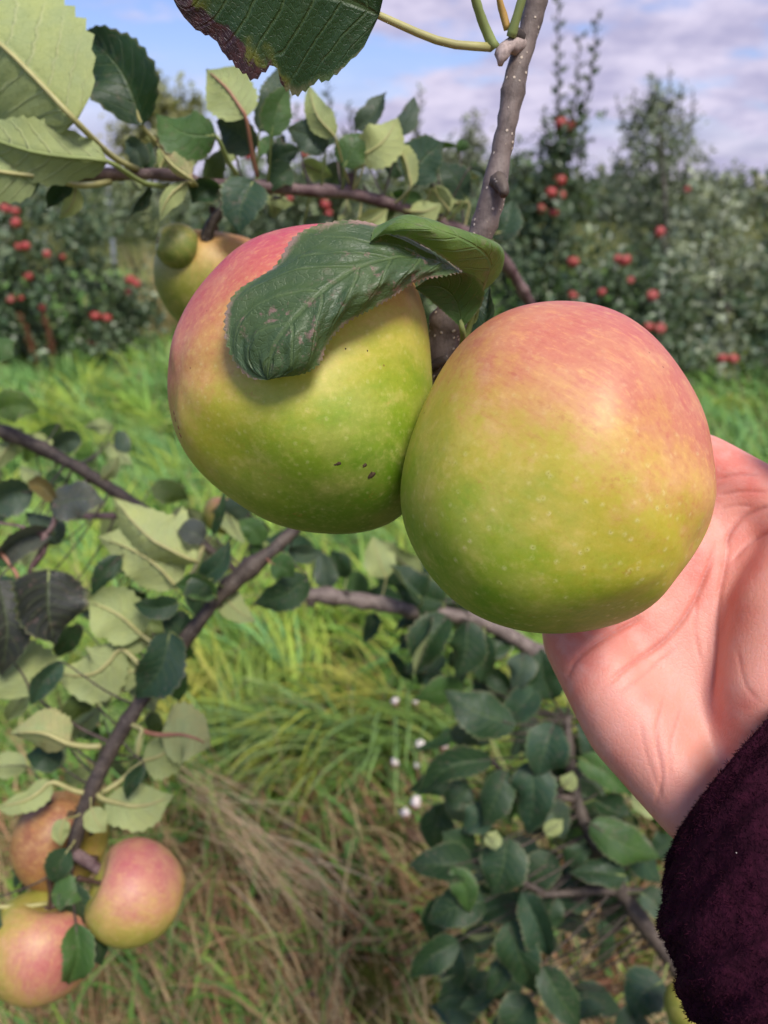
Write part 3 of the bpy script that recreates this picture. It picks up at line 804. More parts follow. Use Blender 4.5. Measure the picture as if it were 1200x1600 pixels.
class Branch:
    def __init__(self, name, label, cat, pts, mat, group=None, wob=0.05, sides=10, knots=0, n=40):
        """pts: (px,py,depth,radius_px)"""
        P = np.array([list(at(p[0], p[1], p[2])) + [p[3] * p[2] / FPX] for p in pts])
        sp = spline(P, n)
        self.path, rad = sp[:, :3], sp[:, 3]
        rng = np.random.default_rng(len(pts) * 17 + int(pts[0][0]) % 50)
        rad = rad * (1 + 0.05 * rng.normal(size=n))
        for _ in range(knots):
            k = rng.integers(2, n - 2)
            rad[k] *= 1.28; rad[k - 1] *= 1.1; rad[k + 1] *= 1.1
        base = V(self.path[0])
        self.root = empty(name, base, label, cat, group)
        self.base = np.array(base)
        self.rng = rng
        link('wood', tubes_mesh('wood', [(self.path, rad, sides, wob)], self.base), mat, self.root)
    def twig(self, pts, mat, name='twig', sides=7, n=14, wob=0.05):
        P = np.array([list(at(p[0], p[1], p[2])) + [p[3] * p[2] / FPX] for p in pts])
        sp = spline(P, n)
        return link(name, tubes_mesh(name, [(sp[:, :3], sp[:, 3], sides, wob)], self.base), mat, self.root)
    def patch_leaf(self, curves, tone, mat, stalk, pr=5.0, nu=80, nv=28, serr=.012, pillow=.012, wave=.02, pet=None):
        v, f, uv, S, n2 = patch_arrays(curves, nu, nv, serr, pillow, wave, self.rng)
        lb = S[0]
        o = link('leaf', np_mesh('leaf', v - lb, f, True, uv=uv), mat, self.root, V(lb - self.base))
        c = TONE[tone]; o.color = (c[0], c[1], c[2], 1); o['blush'] = 0.0
        d = (lb - np.array(CAM)) @ np.array(FWD); r0 = pr * d / FPX
        path = spline([np.array(at(*p)) for p in stalk] + [S[int(nu * q)] - n2[int(nu * q)] * r0 * 0.9 for q in (0, .15, .35, .6, .85)], 26)
        g2 = np.linspace(1, 0, 26) ** 0.8
        link('petiole', tubes_mesh('petiole', [(path, r0 * (0.12 + 0.95 * g2), 7, 0.0)], lb), pet or M_PET_GRN, o)
        return o
    def leaf(self, b, t, wpx, d, tone='md', roll=0, bow=0, fold=18, dz=0.0, dm=0.0, att=None, pet=None, nu=22, nv=8, mat=None, rolls=None, mids=None,
             blush=0.0, pr=None, serr=0.05, wave=0.05, curl=0.0, pillow=0.026, foldend=None, droop=None, notch=None, midrib=True, shape=(0.58, 0.92)):
        rng = self.rng
        if mids is None:
            mx, my = (b[0] + t[0]) / 2, (b[1] + t[1]) / 2
            dx, dy = t[0] - b[0], t[1] - b[1]; ln = math.hypot(dx, dy)
            bw = bow if bow else rng.normal(0, 0.07) * ln
            if dm == 0: dm = -0.10 * ln * d / FPX
            pts = [at(b[0], b[1], d), at(mx - dy / ln * bw, my + dx / ln * bw, d + dz / 2 + dm), at(t[0], t[1], d + dz)]
        else:
            pts = [at(*m_) for m_ in mids]
        pts = [np.array(p) for p in pts]
        if mids is None:
            fold = fold + rng.normal(5, 13); wave = wave * rng.uniform(.7, 2.4); curl = curl + rng.normal(0.06, .10)
            dm = dm * rng.uniform(-.4, 3.0); dz = dz + rng.normal(0, .16) * ln * d / FPX
        if rolls is None: rolls = [roll + rng.normal(0, 8), roll + rng.normal(0, 11 if abs(roll) > 90 else 26)]
        wm = wpx * d / FPX
        v, f, uv, S, n2 = leaf_arrays(pts, wm, rolls, fold, nu, nv, serr, wave, curl, pillow, rng, shape, foldend, notch)
        lb = pts[0]
        o = link('leaf', np_mesh('leaf', v - lb, f, True, uv=uv), mat or M_LEAF, self.root, V(lb - self.base))
        c = np.array(TONE[tone]) * (0.88 + 0.24 * rng.random())
        o.color = (c[0], c[1], c[2], 1)
        o['blush'] = float(blush)
        # petiole and midrib, a tapering stalk from the wood to most of the blade
        if att is None:
            k = np.argmin(np.linalg.norm(self.path - lb, axis=1)); a = self.path[k]
        else:
            a = np.array(at(*att))
        pm = pet or (M_PET if abs(roll) > 90 else M_PET_GRN)
        if pet is None and np.linalg.norm(a - lb) > 0.035: pm = M_BARK_DK
        r0 = (pr * d / FPX) if pr else max(0.0008, min(0.0016, wm * 0.028))
        gap = np.linalg.norm(a - lb)
        sag = np.array([0, 0, -0.06 * gap])
        stalk = [a, a * 0.55 + lb * 0.45 + sag] if gap > 1e-4 else []
        dpt = 0.35 if abs(rolls[-1]) > 90 else 0.95
        rib = [S[int(nu * q)] - n2[int(nu * q)] * r0 * dpt for q in (0.0, 0.2, 0.45, 0.7, 0.9)] if midrib else [S[0], S[1]]
        path = spline(stalk + rib, 16)
        g2 = np.linspace(1, 0.0, 16) ** 0.6
        link('petiole', tubes_mesh('petiole', [(path, r0 * (0.18 + 0.95 * g2), 6, 0.0)], lb), pm, o)
        return o

def scatter(br, n, box, d, size, tones, under=0.25, seed=0, poly=None):
    """fill leaves behind the ones placed by hand"""
    rng = np.random.default_rng(seed)
    for _ in range(n):
        for _try in range(30):
            x, y = rng.uniform(box[0], box[2]), rng.uniform(box[1], box[3])
            if poly is None or poly(x, y): break
        a = rng.uniform(0, 6.28); L = rng.uniform(*size)
        dd = rng.uniform(*d)
        br.leaf((x, y), (x + math.cos(a) * L, y + abs(math.sin(a)) * L * rng.choice([1, 1, -0.5])), L * rng.uniform(0.5, 0.68), dd, rng.choice(tones),
                roll=(180 if rng.random() < under else 0) + rng.normal(0, 30), fold=rng.uniform(8, 30), dz=rng.normal(0, 0.012), nu=14, nv=6, serr=0.03)

U = 180
# --- horizontal branch, upper left
A = Branch('apple_branch', 'long thin branch crossing the upper left, lined with pale and dark leaves', 'branch',
           [(-90, 252, .455, 9), (0, 262, .46, 10), (70, 267, .462, 11), (140, 272, .465, 11), (210, 272, .47, 9), (270, 274, .48, 9), (335, 292, .485, 12), (400, 290, .49, 9), (470, 297, .50, 8.5),
            (540, 301, .51, 9), (620, 322, .525, 9), (680, 345, .54, 9), (730, 364, .56, 9), (780, 400, .60, 9), (830, 478, .64, 8), (850, 540, .66, 8)], M_BARK_YOUNG, knots=6, n=70)
A.twig([(345, 292, .485, 12), (352, 320, .485, 9), (330, 350, .488, 9), (322, 378, .495, 11)], M_BARK_DK, 'spur')
A.twig([(540, 302, .51, 8), (548, 286, .51, 7), (545, 270, .508, 5)], M_BARK_YOUNG, 'spur')
A.leaf((118, 188), (-130, -30), 215, .40, 'pale', U, 12, 12, dm=-.006, att=(214, 264, .468), pr=5.5, nu=26, nv=10, pet=M_PET)
A.leaf((168, 252), (-75, 192), 100, .415, 'md', U + 12, -14, 16, att=(262, 290, .478), pr=4.5, pet=M_PET_GRN, nu=22)
A.leaf((62, 276), (-95, 225), 92, .42, 'pale', U - 10, -14, 20, att=(172, 284, .466), pr=5, pet=M_PET, nu=22)
A.leaf((222, 196), (133, 48), 112, .44, 'dk', 8, 16, 14, att=(300, 268, .478), pr=3.8, pet=M_PET, nu=24, wave=.06)
A.leaf((338, 214), (244, 178), 74, .45, 'md', 22, -12, 16, att=(372, 274, .486), pr=4, pet=M_PET_GRN, nu=22)
A.leaf((384, 184), (322, 108), 88, .46, 'pale', U - 8, 6, 16, att=(402, 276, .488), pr=3.6, pet=M_PET_RED, nu=20)
A.leaf((405, 205), (438, 98), 52, .475, 'gy', 15, 8, 25)
A.leaf((424, 214), (452, 132), 50, .465, 'md', -18, -6, 18, pet=M_PET_GRN)
A.leaf((398, 238), (338, 190), 66, .48, 'gy', 5, 8, 18)
A.leaf((524, 214), (482, 132), 44, .475, 'pale', U + 10, -10, 18, att=(546, 288, .508), pet=M_PET)
A.leaf((508, 238), (448, 200), 56, .485, 'gy', 0, 8, 14)
A.leaf((300, 280), (241, 214), 34, .45, 'cream', U + 30, -8, 35, blush=.8, pr=3, pet=M_PET)
A.leaf((292, 284), (250, 346), 34, .455, 'pale', U - 25, 10, 30, pr=3)
A.leaf((112, 288), (74, 326), 34, .455, 'dk', 0, 6, 20)
A.leaf((118, 292), (92, 342), 30, .47, 'cream', U, -8, 20)
A.leaf((396, 282), (374, 366), 78, .475, 'teal', 0, 8, 10)
A.leaf((344, 292), (300, 318), 40, .475, 'dk', 25, 8, 20)
A.leaf((538, 262), (576, 208), 48, .49, 'md', 5, -6, 15)
A.leaf((560, 246), (622, 184), 64, .495, 'cream', U + 6, 10, 12)
A.leaf((556, 202), (604, 143), 42, .505, 'gy', 10, 6, 22)
A.leaf((622, 212), (648, 150), 30, .515, 'gy', 20, 4, 25)
A.leaf((642, 292), (610, 212), 34, .505, 'cream', U + 20, 8, 25)
A.leaf((644, 288), (694, 222), 70, .51, 'teal', -6, -10, 10)
A.leaf((726, 312), (682, 250), 42, .53, 'dk', 12, 8, 20)
A.leaf((702, 330), (662, 296), 36, .525, 'cream', U, 6, 18)
A.leaf((640, 262), (590, 248), 52, .53, 'dk', 0, 5, 15)
A.leaf((568, 262), (552, 248), 30, .50, 'pale', U, 4, 15)
A.leaf((560, 352), (606, 326), 34, .52, 'cream', U, 5, 15)
A.leaf((474, 352), (522, 338), 26, .52, 'gy', 10, 5, 18)
A.leaf((768, 372), (802, 312), 52, .60, 'teal', 0, 8, 15)
A.leaf((762, 366), (812, 345), 34, .60, 'pale', U, 6, 20)
A.leaf((640, 330), (690, 318), 44, .52, 'pale', U + 15, 6, 18)
A.leaf((455, 262), (426, 300), 40, .49, 'dk', 10, 6, 20)
A.leaf((420, 262), (470, 232), 44, .50, 'teal', 0, -6, 20)
A.leaf((222, 262), (196, 218), 40, .485, 'gy', 0, 6, 20)
A.leaf((300, 262), (268, 222), 34, .49, 'olive', U, 6, 18)
A.leaf((150, 262), (100, 236), 40, .49, 'dk', 0, 6, 20)
A.leaf((235, 292), (200, 340), 34, .49, 'gy', 15, 6, 22)
A.leaf((205, 262), (235, 222), 40, .488, 'dk', 15, 6, 22)
A.leaf((250, 262), (262, 205), 34, .49, 'pale', U, 6, 22)
A.leaf((320, 280), (352, 232), 36, .495, 'olive', 0, 6, 22)
A.leaf((60, 276), (20, 316), 34, .475, 'teal', 0, 6, 22)
scatter(A, 26, (380, 200, 740, 320), (.51, .58), (36, 56), ['dk', 'md', 'gy', 'olive', 'teal'], .3, 51)
scatter(A, 9, (170, 215, 380, 275), (.50, .55), (36, 54), ['dk', 'md', 'gy', 'olive'], .3, 52)

# --- upright branch the pair of apples hangs from
B = Branch('apple_branch', 'upright grey branch with pale specks, rising behind the two big apples', 'branch',
           [(858, -90, .282, 17), (842, -20, .285, 17), (829, 40, .288, 17), (808, 110, .29, 16.5), (793, 190, .292, 16), (781, 250, .295, 17), (771, 300, .296, 21), (757, 350, .298, 20), (735, 410, .302, 20),
            (712, 470, .306, 24), (694, 530, .312, 27), (684, 590, .317, 26), (672, 650, .325, 20), (668, 690, .33, 14)], M_BARK, wob=.03, sides=14, knots=2, n=60)
B.twig([(778, 282, .291, 15), (787, 296, .287, 10), (786, 306, .286, 6)], M_BARK_DK, 'spur', n=6)
B.twig([(668, 575, .31, 9), (700, 560, .308, 9)], M_BARK_DK, 'spur', n=6)
B.twig([(815, 70, .287, 14), (795, 72, .283, 13), (784, 84, .28, 12), (782, 102, .28, 4)], M_WOOL, 'bud', n=9, wob=.14)
B.twig([(812, 60, .286, 12), (800, 48, .282, 9)], M_BARK_DK, 'spur', n=5)
B.twig([(774, 76, .281, 9), (758, 44, .278, 8), (742, -4, .272, 7), (728, -60, .266, 6)], M_PET_GRN, 'leaf_stalk')
B.twig([(798, 58, .281, 8), (806, 30, .278, 7.5), (818, -12, .274, 7), (826, -60, .27, 6)], M_PET_GRN, 'leaf_stalk')
B.twig([(793, 46, .281, 6), (785, 18, .279, 6), (778, -10, .276, 4), (775, -40, .275, 3)], plain('orange_stipule', srgb(186, 148, 78), .5, .3, 90), 'leaf_stalk')
def burnt_notch(u, v):
    r = np.ones_like(u)
    if v < -0.3:
        k = np.clip((-v - 0.3) / 0.7, 0, 1)
        r = r - 0.20 * k * np.exp(-((u - 0.50) / 0.045) ** 2) - 0.11 * k * np.exp(-((u - 0.84) / 0.05) ** 2) + 0.015 * k * np.sin(u * 75) + 0.02 * k * np.sin(u * 41 + 1)
    return r
B.leaf((590, 24), (250, -40), 262, .262, 'deep', 0, att=(768, 74, .281), pr=6.5, pet=M_PET, nu=48, nv=16, mat=M_BURNT, fold=4,
       mids=[(592, 24, .266), (545, 2, .262), (460, -22, .258), (350, -32, .256), (262, -20, .258)], rolls=[0, 4, 0], wave=.03, pillow=.008, serr=.02, shape=(0.42, 0.5), notch=burnt_notch)
# the large leaf lying over the left apple
B.patch_leaf([(-1, [(742, 450, .284), (722, 430, .266), (672, 436, .256), (610, 462, .250), (556, 497, .246), (516, 538, .244), (492, 572, .244), (418, 594, .243)]),
              (-.5, [(742, 450, .284), (708, 421, .266), (650, 420, .250), (588, 443, .242), (520, 488, .238), (478, 538, .237), (454, 574, .239), (418, 594, .243)]),
              (0, [(742, 450, .284), (696, 414, .268), (634, 400, .253), (558, 420, .244), (490, 466, .239), (440, 522, .238), (422, 562, .240), (418, 594, .243)]),
              (.5, [(742, 450, .284), (690, 405, .272), (626, 380, .259), (540, 390, .250), (462, 420, .246), (404, 480, .244), (386, 545, .244), (418, 594, .243)]),
              (1, [(742, 450, .284), (686, 396, .278), (618, 360, .268), (540, 349, .261), (462, 364, .258), (424, 416, .254), (368, 464, .250), (352, 515, .248), (362, 562, .247), (388, 590, .246), (418, 594, .243)])],
             'hero', M_HERO, [(722, 545, .302), (736, 500, .296)], 5, 110, 44, .013, .018, .030)
B.patch_leaf([(-1, [(722, 514, .288), (694, 488, .282), (668, 466, .276), (648, 450, .270)]), (0, [(722, 514, .288), (712, 470, .282), (688, 448, .274), (648, 450, .270)]),
              (1, [(722, 514, .288), (754, 474, .284), (748, 436, .272), (694, 424, .264), (648, 450, .270)])], 'md', M_LEAF, [(720, 552, .303), (724, 532, .295)], 6, 30, 14, .008, .01, .01)
B.patch_leaf([(-1, [(750, 460, .288), (726, 428, .268), (692, 402, .256), (642, 374, .250), (604, 366, .250), (578, 378, .252)]),
              (-.5, [(750, 460, .288), (742, 418, .268), (712, 392, .254), (656, 364, .247), (610, 356, .248), (578, 378, .252)]),
              (0, [(750, 460, .288), (766, 412, .272), (738, 382, .256), (672, 356, .247), (618, 347, .249), (578, 378, .252)]),
              (.5, [(750, 460, .288), (782, 412, .278), (770, 380, .264), (700, 352, .254), (630, 337, .255), (578, 378, .252)]),
              (1, [(750, 460, .288), (784, 424, .288), (784, 386, .276), (730, 364, .268), (650, 345, .266), (590, 352, .26), (578, 378, .252)])],
             'lt', M_LEAF, [(722, 545, .304), (742, 500, .298)], 4, 56, 20, .010, .010, .012)
B.leaf((744, 536), (766, 448), 56, .30, 'dk', 20, 6, 28, pillow=.03, att=(716, 560, .312), nu=24)
B.leaf((700, 468), (664, 418), 60, .305, 'dk', 10, 6, 18)
B.leaf((705, 440), (612, 372), 84, .296, 'gy', 14, 6, 22, nu=26, nv=10, pillow=.02)

# --- left middle branch
Cb = Branch('apple_branch', 'thin brown branch slanting down from the left edge below the big left apple', 'branch',
            [(-60, 645, .68, 9), (0, 672, .68, 9.5), (60, 698, .69, 9.5), (130, 736, .70, 10), (195, 778, .71, 9), (240, 806, .715, 8.5), (285, 830, .72, 8), (345, 872, .73, 6), (385, 905, .74, 4)], M_BARK_DK, knots=5, n=40)
Cb.twig([(110, 808, .72, 5), (160, 806, .715, 5.5), (232, 808, .715, 6)], M_BARK_YOUNG)
Cb.twig([(-20, 815, .60, 2.5), (30, 822, .60, 2.5), (70, 834, .60, 4), (86, 812, .60, 4.5), (86, 786, .60, 3)], M_BARK_YOUNG)
Cb.twig([(70, 834, .60, 6), (66, 862, .60, 6), (50, 886, .60, 5), (46, 905, .60, 4)], M_BARK_YOUNG)
Cb.twig([(-10, 850, .60, 3), (22, 890, .60, 3.2), (30, 910, .60, 3)], M_PET_RED)
Cb.leaf((308, 878), (176, 776), 138, .60, 'cream', U, -16, 12, dm=-.012, pr=4, pet=M_PET, nu=26, nv=10, wave=.07)
Cb.leaf((280, 916), (152, 838), 92, .61, 'cream', U + 14, 12, 22, pr=4, pet=M_PET, nu=22, wave=.07)
Cb.leaf((190, 868), (143, 932), 36, .60, 'dk', 10, 6, 25)
Cb.leaf((76, 890), (86, 1008), 112, .585, 'blk', 0, 6, 14, nu=26, nv=12, pillow=.035, wave=.08, att=(50, 890, .60))
Cb.leaf((-4, 905), (2, 1056), 84, .58, 'blk', 8, -12, 16, pillow=.02)
Cb.leaf((78, 792), (166, 784), 62, .60, 'slate', 10, -8, 18, pillow=.03, wave=.08, att=(90, 800, .60))
Cb.leaf((52, 768), (-25, 792), 66, .61, 'gy', 8, 8, 18)
Cb.leaf((84, 832), (-14, 872), 66, .605, 'slate', 0, 10, 12, att=(70, 834, .60))
Cb.leaf((92, 850), (40, 800), 50, .62, 'gy', 0, 8, 18)
Cb.leaf((-6, 640), (62, 642), 50, .66, 'lt', 0, -8, 14)
Cb.leaf((-8, 528), (22, 560), 44, .66, 'md', 0, 4, 14)
Cb.leaf((128, 690), (82, 700), 38, .72, 'gy', 0, 6, 14)
Cb.leaf((72, 742), (108, 748), 26, .69, 'md', 0, 4, 14)
Cb.leaf((86, 782), (42, 752), 34, .60, 'brn', 0, 6, 20, att=(88, 786, .60))
Cb.leaf((20, 690), (-10, 740), 36, .69, 'olive', U, 4, 14)
Cb.leaf((160, 748), (185, 712), 26, .70, 'pale', U, 4, 14)
scatter(Cb, 18, (-10, 660, 240, 800), (.74, .86), (44, 66), ['lt', 'olive', 'gy', 'md'], .5, 53)
scatter(Cb, 12, (260, 790, 440, 860), (.74, .84), (46, 66), ['dk', 'md', 'gy', 'olive'], .4, 54)

scatter(Cb, 16, (-20, 800, 240, 1010), (.66, .76), (50, 76), ['dk', 'teal', 'md', 'olive', 'gy'], .35, 61)
# --- lower left branch that carries the three apples
D = Branch('apple_branch', 'dark branch running down the lower left to three blushed apples', 'branch',
           [(520, 770, .66, 8), (470, 818, .635, 9), (430, 856, .62, 10), (385, 892, .61, 10.5), (345, 928, .605, 11), (305, 978, .60, 12), (250, 1052, .595, 12), (205, 1118, .585, 12.5), (168, 1182, .58, 12.5), (138, 1248, .575, 12), (118, 1310, .572, 11), (108, 1350, .57, 9)],
           M_BARK_DK, knots=6, n=56)
D.twig([(112, 1330, .572, 10), (135, 1345, .568, 10), (158, 1360, .562, 8)], M_BARK_YOUNG, 'spur', n=8)
D.twig([(110, 1340, .572, 9), (100, 1385, .565, 9), (75, 1420, .56, 7), (30, 1438, .555, 5)], M_BARK_YOUNG, 'spur', n=10)
D.twig([(-20, 1418, .54, 4), (40, 1416, .55, 3.5), (74, 1412, .557, 3.5)], M_PET, 'leaf_stalk', n=8)
D.leaf((314, 906), (360, 846), 46, .59, 'teal', 0, 8, 15)
D.leaf((320, 842), (276, 830), 42, .60, 'slate', 0, 5, 18)
D.leaf((334, 836), (350, 764), 28, .60, 'dk', 20, 5, 28)
D.leaf((338, 932), (272, 914), 48, .585, 'md', 10, 8, 18)
D.leaf((330, 905), (306, 962), 44, .58, 'dk', 8, 8, 18)
D.leaf((280, 942), (208, 944), 40, .585, 'dk', 0, -7, 16)
D.leaf((266, 988), (212, 1092), 74, .575, 'teal', 0, -12, 10, nu=24)
D.leaf((222, 992), (134, 938), 84, .60, 'pale', U + 10, 8, 16, pr=3.5, pet=M_PET)
D.leaf((52, 1086), (-6, 1012), 104, .60, 'olive', U, 8, 14)
D.leaf((97, 1034), (48, 1102), 40, .575, 'teal', 10, 6, 25)
D.leaf((190, 1014), (84, 1052), 88, .60, 'olive', U + 5, -22, 18, pr=4, pet=M_PET)
D.leaf((222, 1046), (150, 1080), 60, .605, 'olive', U - 10, 8, 18)
D.leaf((232, 1008), (170, 992), 52, .61, 'pale', U, 8, 18)
D.leaf((108, 1162), (14, 1146), 88, .57, 'pale', U + 6, 10, 14, att=(158, 1166, .578), pr=4.5, pet=M_PET, blush=.25)
D.leaf((252, 1148), (330, 1166), 92, .575, 'cream', U - 6, -8, 8, att=(218, 1140, .583), pr=3.8, pet=M_PET_RED, blush=.15)
D.leaf((222, 1190), (282, 1152), 74, .585, 'pale', U, 8, 10, pr=4, pet=M_PET, att=(160, 1238, .577))
D.leaf((164, 1250), (272, 1242), 74, .57, 'pale', U + 8, 14, 14, pr=4, pet=M_PET, att=(150, 1240, .575))
D.leaf((226, 1194), (198, 1248), 34, .562, 'dk', 10, 5, 25)
D.leaf((82, 1222), (-8, 1262), 44, .565, 'pale', U - 20, -10, 22, pr=4, pet=M_PET)
D.leaf((222, 1140), (215, 1190), 12, .575, 'pale', U, 2, 10, pr=4, pet=M_PET)
D.leaf((94, 1196), (40, 1180), 44, .60, 'dk', 0, 6, 15)
D.leaf((140, 1090), (108, 1130), 40, .61, 'olive', 0, 6, 15)
D.leaf((108, 1326), (86, 1380), 42, .55, 'dk', 0, 6, 22, pet=M_PET)
D.leaf((80, 1398), (136, 1404), 48, .548, 'md', 8, -8, 22)
D.leaf((100, 1384), (128, 1452), 50, .55, 'dk', 4, -8, 22)
D.leaf((118, 1442), (106, 1538), 78, .528, 'md', 0, -10, 18, nu=26, nv=10, wave=.07)
D.leaf((140, 1458), (160, 1508), 40, .54, 'dk', 20, -6, 25)
D.leaf((100, 1280), (96, 1322), 30, .548, 'pale', U, 4, 14)
D.leaf((142, 1262), (166, 1300), 34, .55, 'cream', U, 4, 14)
D.leaf((-20, 1410), (4, 1480), 44, .53, 'teal', 0, 6, 18)
D.leaf((482, 902), (396, 944), 54, .62, 'dk', 6, -8, 16)
D.leaf((424, 880), (460, 902), 42, .60, 'md', 0, -4, 12, pet=M_PET_RED)
D.leaf((344, 918), (400, 972), 40, .615, 'pale', U + 8, 8, 20)
D.leaf((376, 968), (330, 925), 36, .63, 'pale', U, 6, 20)
D.leaf((452, 862), (505, 862), 40, .66, 'gy', 0, 6, 16)
D.leaf((410, 850), (372, 812), 40, .65, 'md', 0, 6, 16)
D.leaf((290, 1000), (250, 960), 42, .60, 'dk', 0, 6, 16)
scatter(D, 10, (120, 930, 300, 1060), (.63, .70), (50, 70), ['olive', 'pale', 'dk', 'md'], .55, 55)

scatter(D, 12, (40, 1000, 260, 1230), (.62, .70), (50, 74), ['olive', 'dk', 'md', 'olive'], .5, 59)
scatter(D, 6, (20, 1330, 160, 1480), (.60, .66), (44, 60), ['dk', 'md'], .1, 60)
# --- short branch below the pair
E = Branch('apple_branch', 'short bare branch in shade under the pair of big apples', 'branch',
           [(468, 930, .84, 11), (500, 930, .84, 12), (560, 938, .845, 11.5), (630, 950, .85, 12), (700, 960, .855, 12), (760, 974, .86, 12), (812, 1002, .86, 13), (862, 1040, .856, 13)],
           M_BARK, knots=5, n=44)
E.twig([(545, 936, .845, 7), (540, 925, .838, 6)], M_BARK_DK, 'spur', n=5)
E.twig([(490, 930, .84, 9), (484, 948, .838, 6)], M_BARK_DK, 'spur', n=5)
for (b, t, wd, d, tn, rl) in [((640, 940), (594, 880), 62, .83, 'dk', 0), ((690, 945), (612, 905), 60, .84, 'dk', 0), ((660, 965), (642, 1052), 46, .82, 'dk', 0), ((700, 968), (668, 1050), 66, .83, 'dk', 10),
                             ((730, 975), (706, 1058), 58, .82, 'dk', 0), ((755, 985), (760, 1060), 44, .82, 'dk', 0), ((700, 945), (660, 925), 52, .86, 'md', 0), ((600, 905), (575, 862), 52, .88, 'pale', U),
                             ((655, 900), (608, 860), 58, .90, 'pale', U), ((540, 900), (520, 862), 44, .88, 'dk', 0), ((516, 918), (488, 872), 44, .86, 'gy', 0), ((780, 985), (745, 960), 44, .88, 'dk', 0),
                             ((795, 1010), (752, 1030), 44, .85, 'dk', 0), ((480, 880), (446, 858), 40, .88, 'teal', 0), ((575, 925), (545, 885), 44, .88, 'md', 0)]:
    E.leaf((b[0] + E.rng.normal(0, 8), b[1] + E.rng.normal(0, 6)), (t[0] + E.rng.normal(0, 16), t[1] + E.rng.normal(0, 10)), wd * E.rng.uniform(.8, 1.15), d + E.rng.normal(0, .02), tn, rl + E.rng.normal(0, 22), 0, 16)
scatter(E, 22, (580, 930, 790, 1060), (.86, .98), (48, 72), ['dk', 'dk', 'teal'], .1, 62)
scatter(E, 14, (560, 850, 760, 960), (.90, 1.0), (50, 72), ['dk', 'md', 'lt', 'dk'], .2, 56)

# --- leafy lower right branch
F = Branch('apple_branch', 'leafy dark green branch filling the lower right beneath the hand', 'branch',
           [(885, 1120, .83, 7), (892, 1200, .818, 8), (905, 1262, .81, 10), (932, 1322, .80, 11), (968, 1388, .80, 11.5), (1010, 1448, .795, 12), (1060, 1516, .79, 13), (1110, 1590, .785, 14), (1150, 1660, .78, 15)], M_BARK_DK, knots=4, n=40)
F.twig([(968, 1392, .80, 7), (920, 1392, .79, 7), (880, 1396, .78, 6), (838, 1398, .775, 5)], M_BARK_DK)
F.twig([(968, 1392, .80, 7), (1012, 1394, .795, 7), (1040, 1392, .79, 6)], M_BARK_DK)
F.twig([(900, 1250, .81, 7), (850, 1240, .80, 6), (800, 1220, .79, 5), (770, 1190, .785, 4)], M_BARK_DK)
F.twig([(850, 1396, .776, 6), (800, 1370, .775, 5), (760, 1352, .77, 4), (740, 1345, .77, 3)], M_BARK_DK)
F.twig([(845, 1398, .776, 5), (820, 1440, .77, 4), (830, 1500, .765, 3)], M_BARK_DK)
FL = [((806, 1132), (694, 1078), 76, .77, 'dk', 0), ((864, 1092), (846, 1012), 70, .80, 'dk', 10), ((866, 1130), (838, 1216), 82, .755, 'teal', 0), ((768, 1186), (652, 1244), 64, .76, 'dk', 8), ((830, 1188), (826, 1304), 80, .76, 'teal', -6),
      ((792, 1204), (752, 1292), 58, .765, 'dk', 0), ((738, 1350), (638, 1352), 68, .76, 'dk', 0), ((704, 1356), (732, 1428), 50, .745, 'md', 0), ((792, 1308), (768, 1400), 82, .75, 'dk', 6), ((758, 1408), (668, 1442), 72, .755, 'dk', 0),
      ((716, 1470), (640, 1528), 60, .76, 'dk', 0), ((814, 1394), (862, 1498), 72, .75, 'teal', 0), ((798, 1436), (842, 1556), 76, .755, 'dk', 0), ((848, 1508), (908, 1606), 70, .74, 'dk', 0), ((978, 1368), (888, 1364), 60, .77, 'dk', 10),
      ((922, 1286), (1034, 1342), 64, .77, 'md', 0), ((1036, 1532), (986, 1592), 70, .765, 'teal', 0), ((904, 1184), (984, 1242), 54, .79, 'md', 0), ((770, 1256), (720, 1300), 60, .78, 'teal', 0), ((740, 1330), (690, 1300), 60, .785, 'dk', 0),
      ((852, 1250), (880, 1310), 60, .79, 'gy', 0), ((800, 1120), (842, 1070), 60, .80, 'teal', 0), ((930, 1250), (990, 1286), 58, .80, 'dk', 0), ((860, 1330), (820, 1390), 58, .79, 'dk', 0), ((980, 1300), (1034, 1380), 56, .80, 'teal', 0),
      ((1020, 1330), (1060, 1300), 50, .80, 'dk', 0), ((870, 1400), (850, 1460), 50, .78, 'dk', 0), ((790, 1490), (760, 1560), 60, .78, 'dk', 0), ((830, 1560), (790, 1620), 64, .77, 'dk', 0), ((930, 1190), (900, 1130), 56, .82, 'teal', 0),
      ((700, 1400), (672, 1470), 46, .78, 'dk', 0), ((885, 1350), (920, 1320), 46, .79, 'dk', 0), ((745, 1150), (775, 1100), 50, .80, 'dk', 0), ((820, 1020), (800, 1080), 52, .80, 'gy', 0), ((1000, 1395), (1036, 1430), 50, .78, 'gy', 0),
      ((960, 1600), (1030, 1620), 70, .76, 'dk', 0), ((735, 1232), (700, 1262), 50, .79, 'dk', 0), ((905, 1010), (930, 1080), 60, .82, 'dk', 0)]
for (b, t, wd, d, tn, rl) in FL:
    F.leaf(b, t, wd * .88, d, tn, rl + 0, 0, 18, wave=.06, nu=26, nv=10)
F.leaf((762, 1322), (776, 1296), 26, .74, 'cream', U, 3, 10)
F.leaf((880, 1230), (895, 1205), 26, .78, 'pale', U, 3, 10)
F.leaf((850, 1300), (880, 1280), 24, .77, 'pale', U, 3, 10)
scatter(F, 74, (690, 1040, 990, 1440), (.83, .95), (60, 92), ['dk', 'dk', 'teal', 'md', 'gy'], .12, 57, poly=lambda x, y: x > 690 + abs(y - 1230) * 0.1)
scatter(F, 22, (680, 1400, 900, 1600), (.82, .92), (60, 90), ['dk', 'dk', 'teal'], .1, 58)

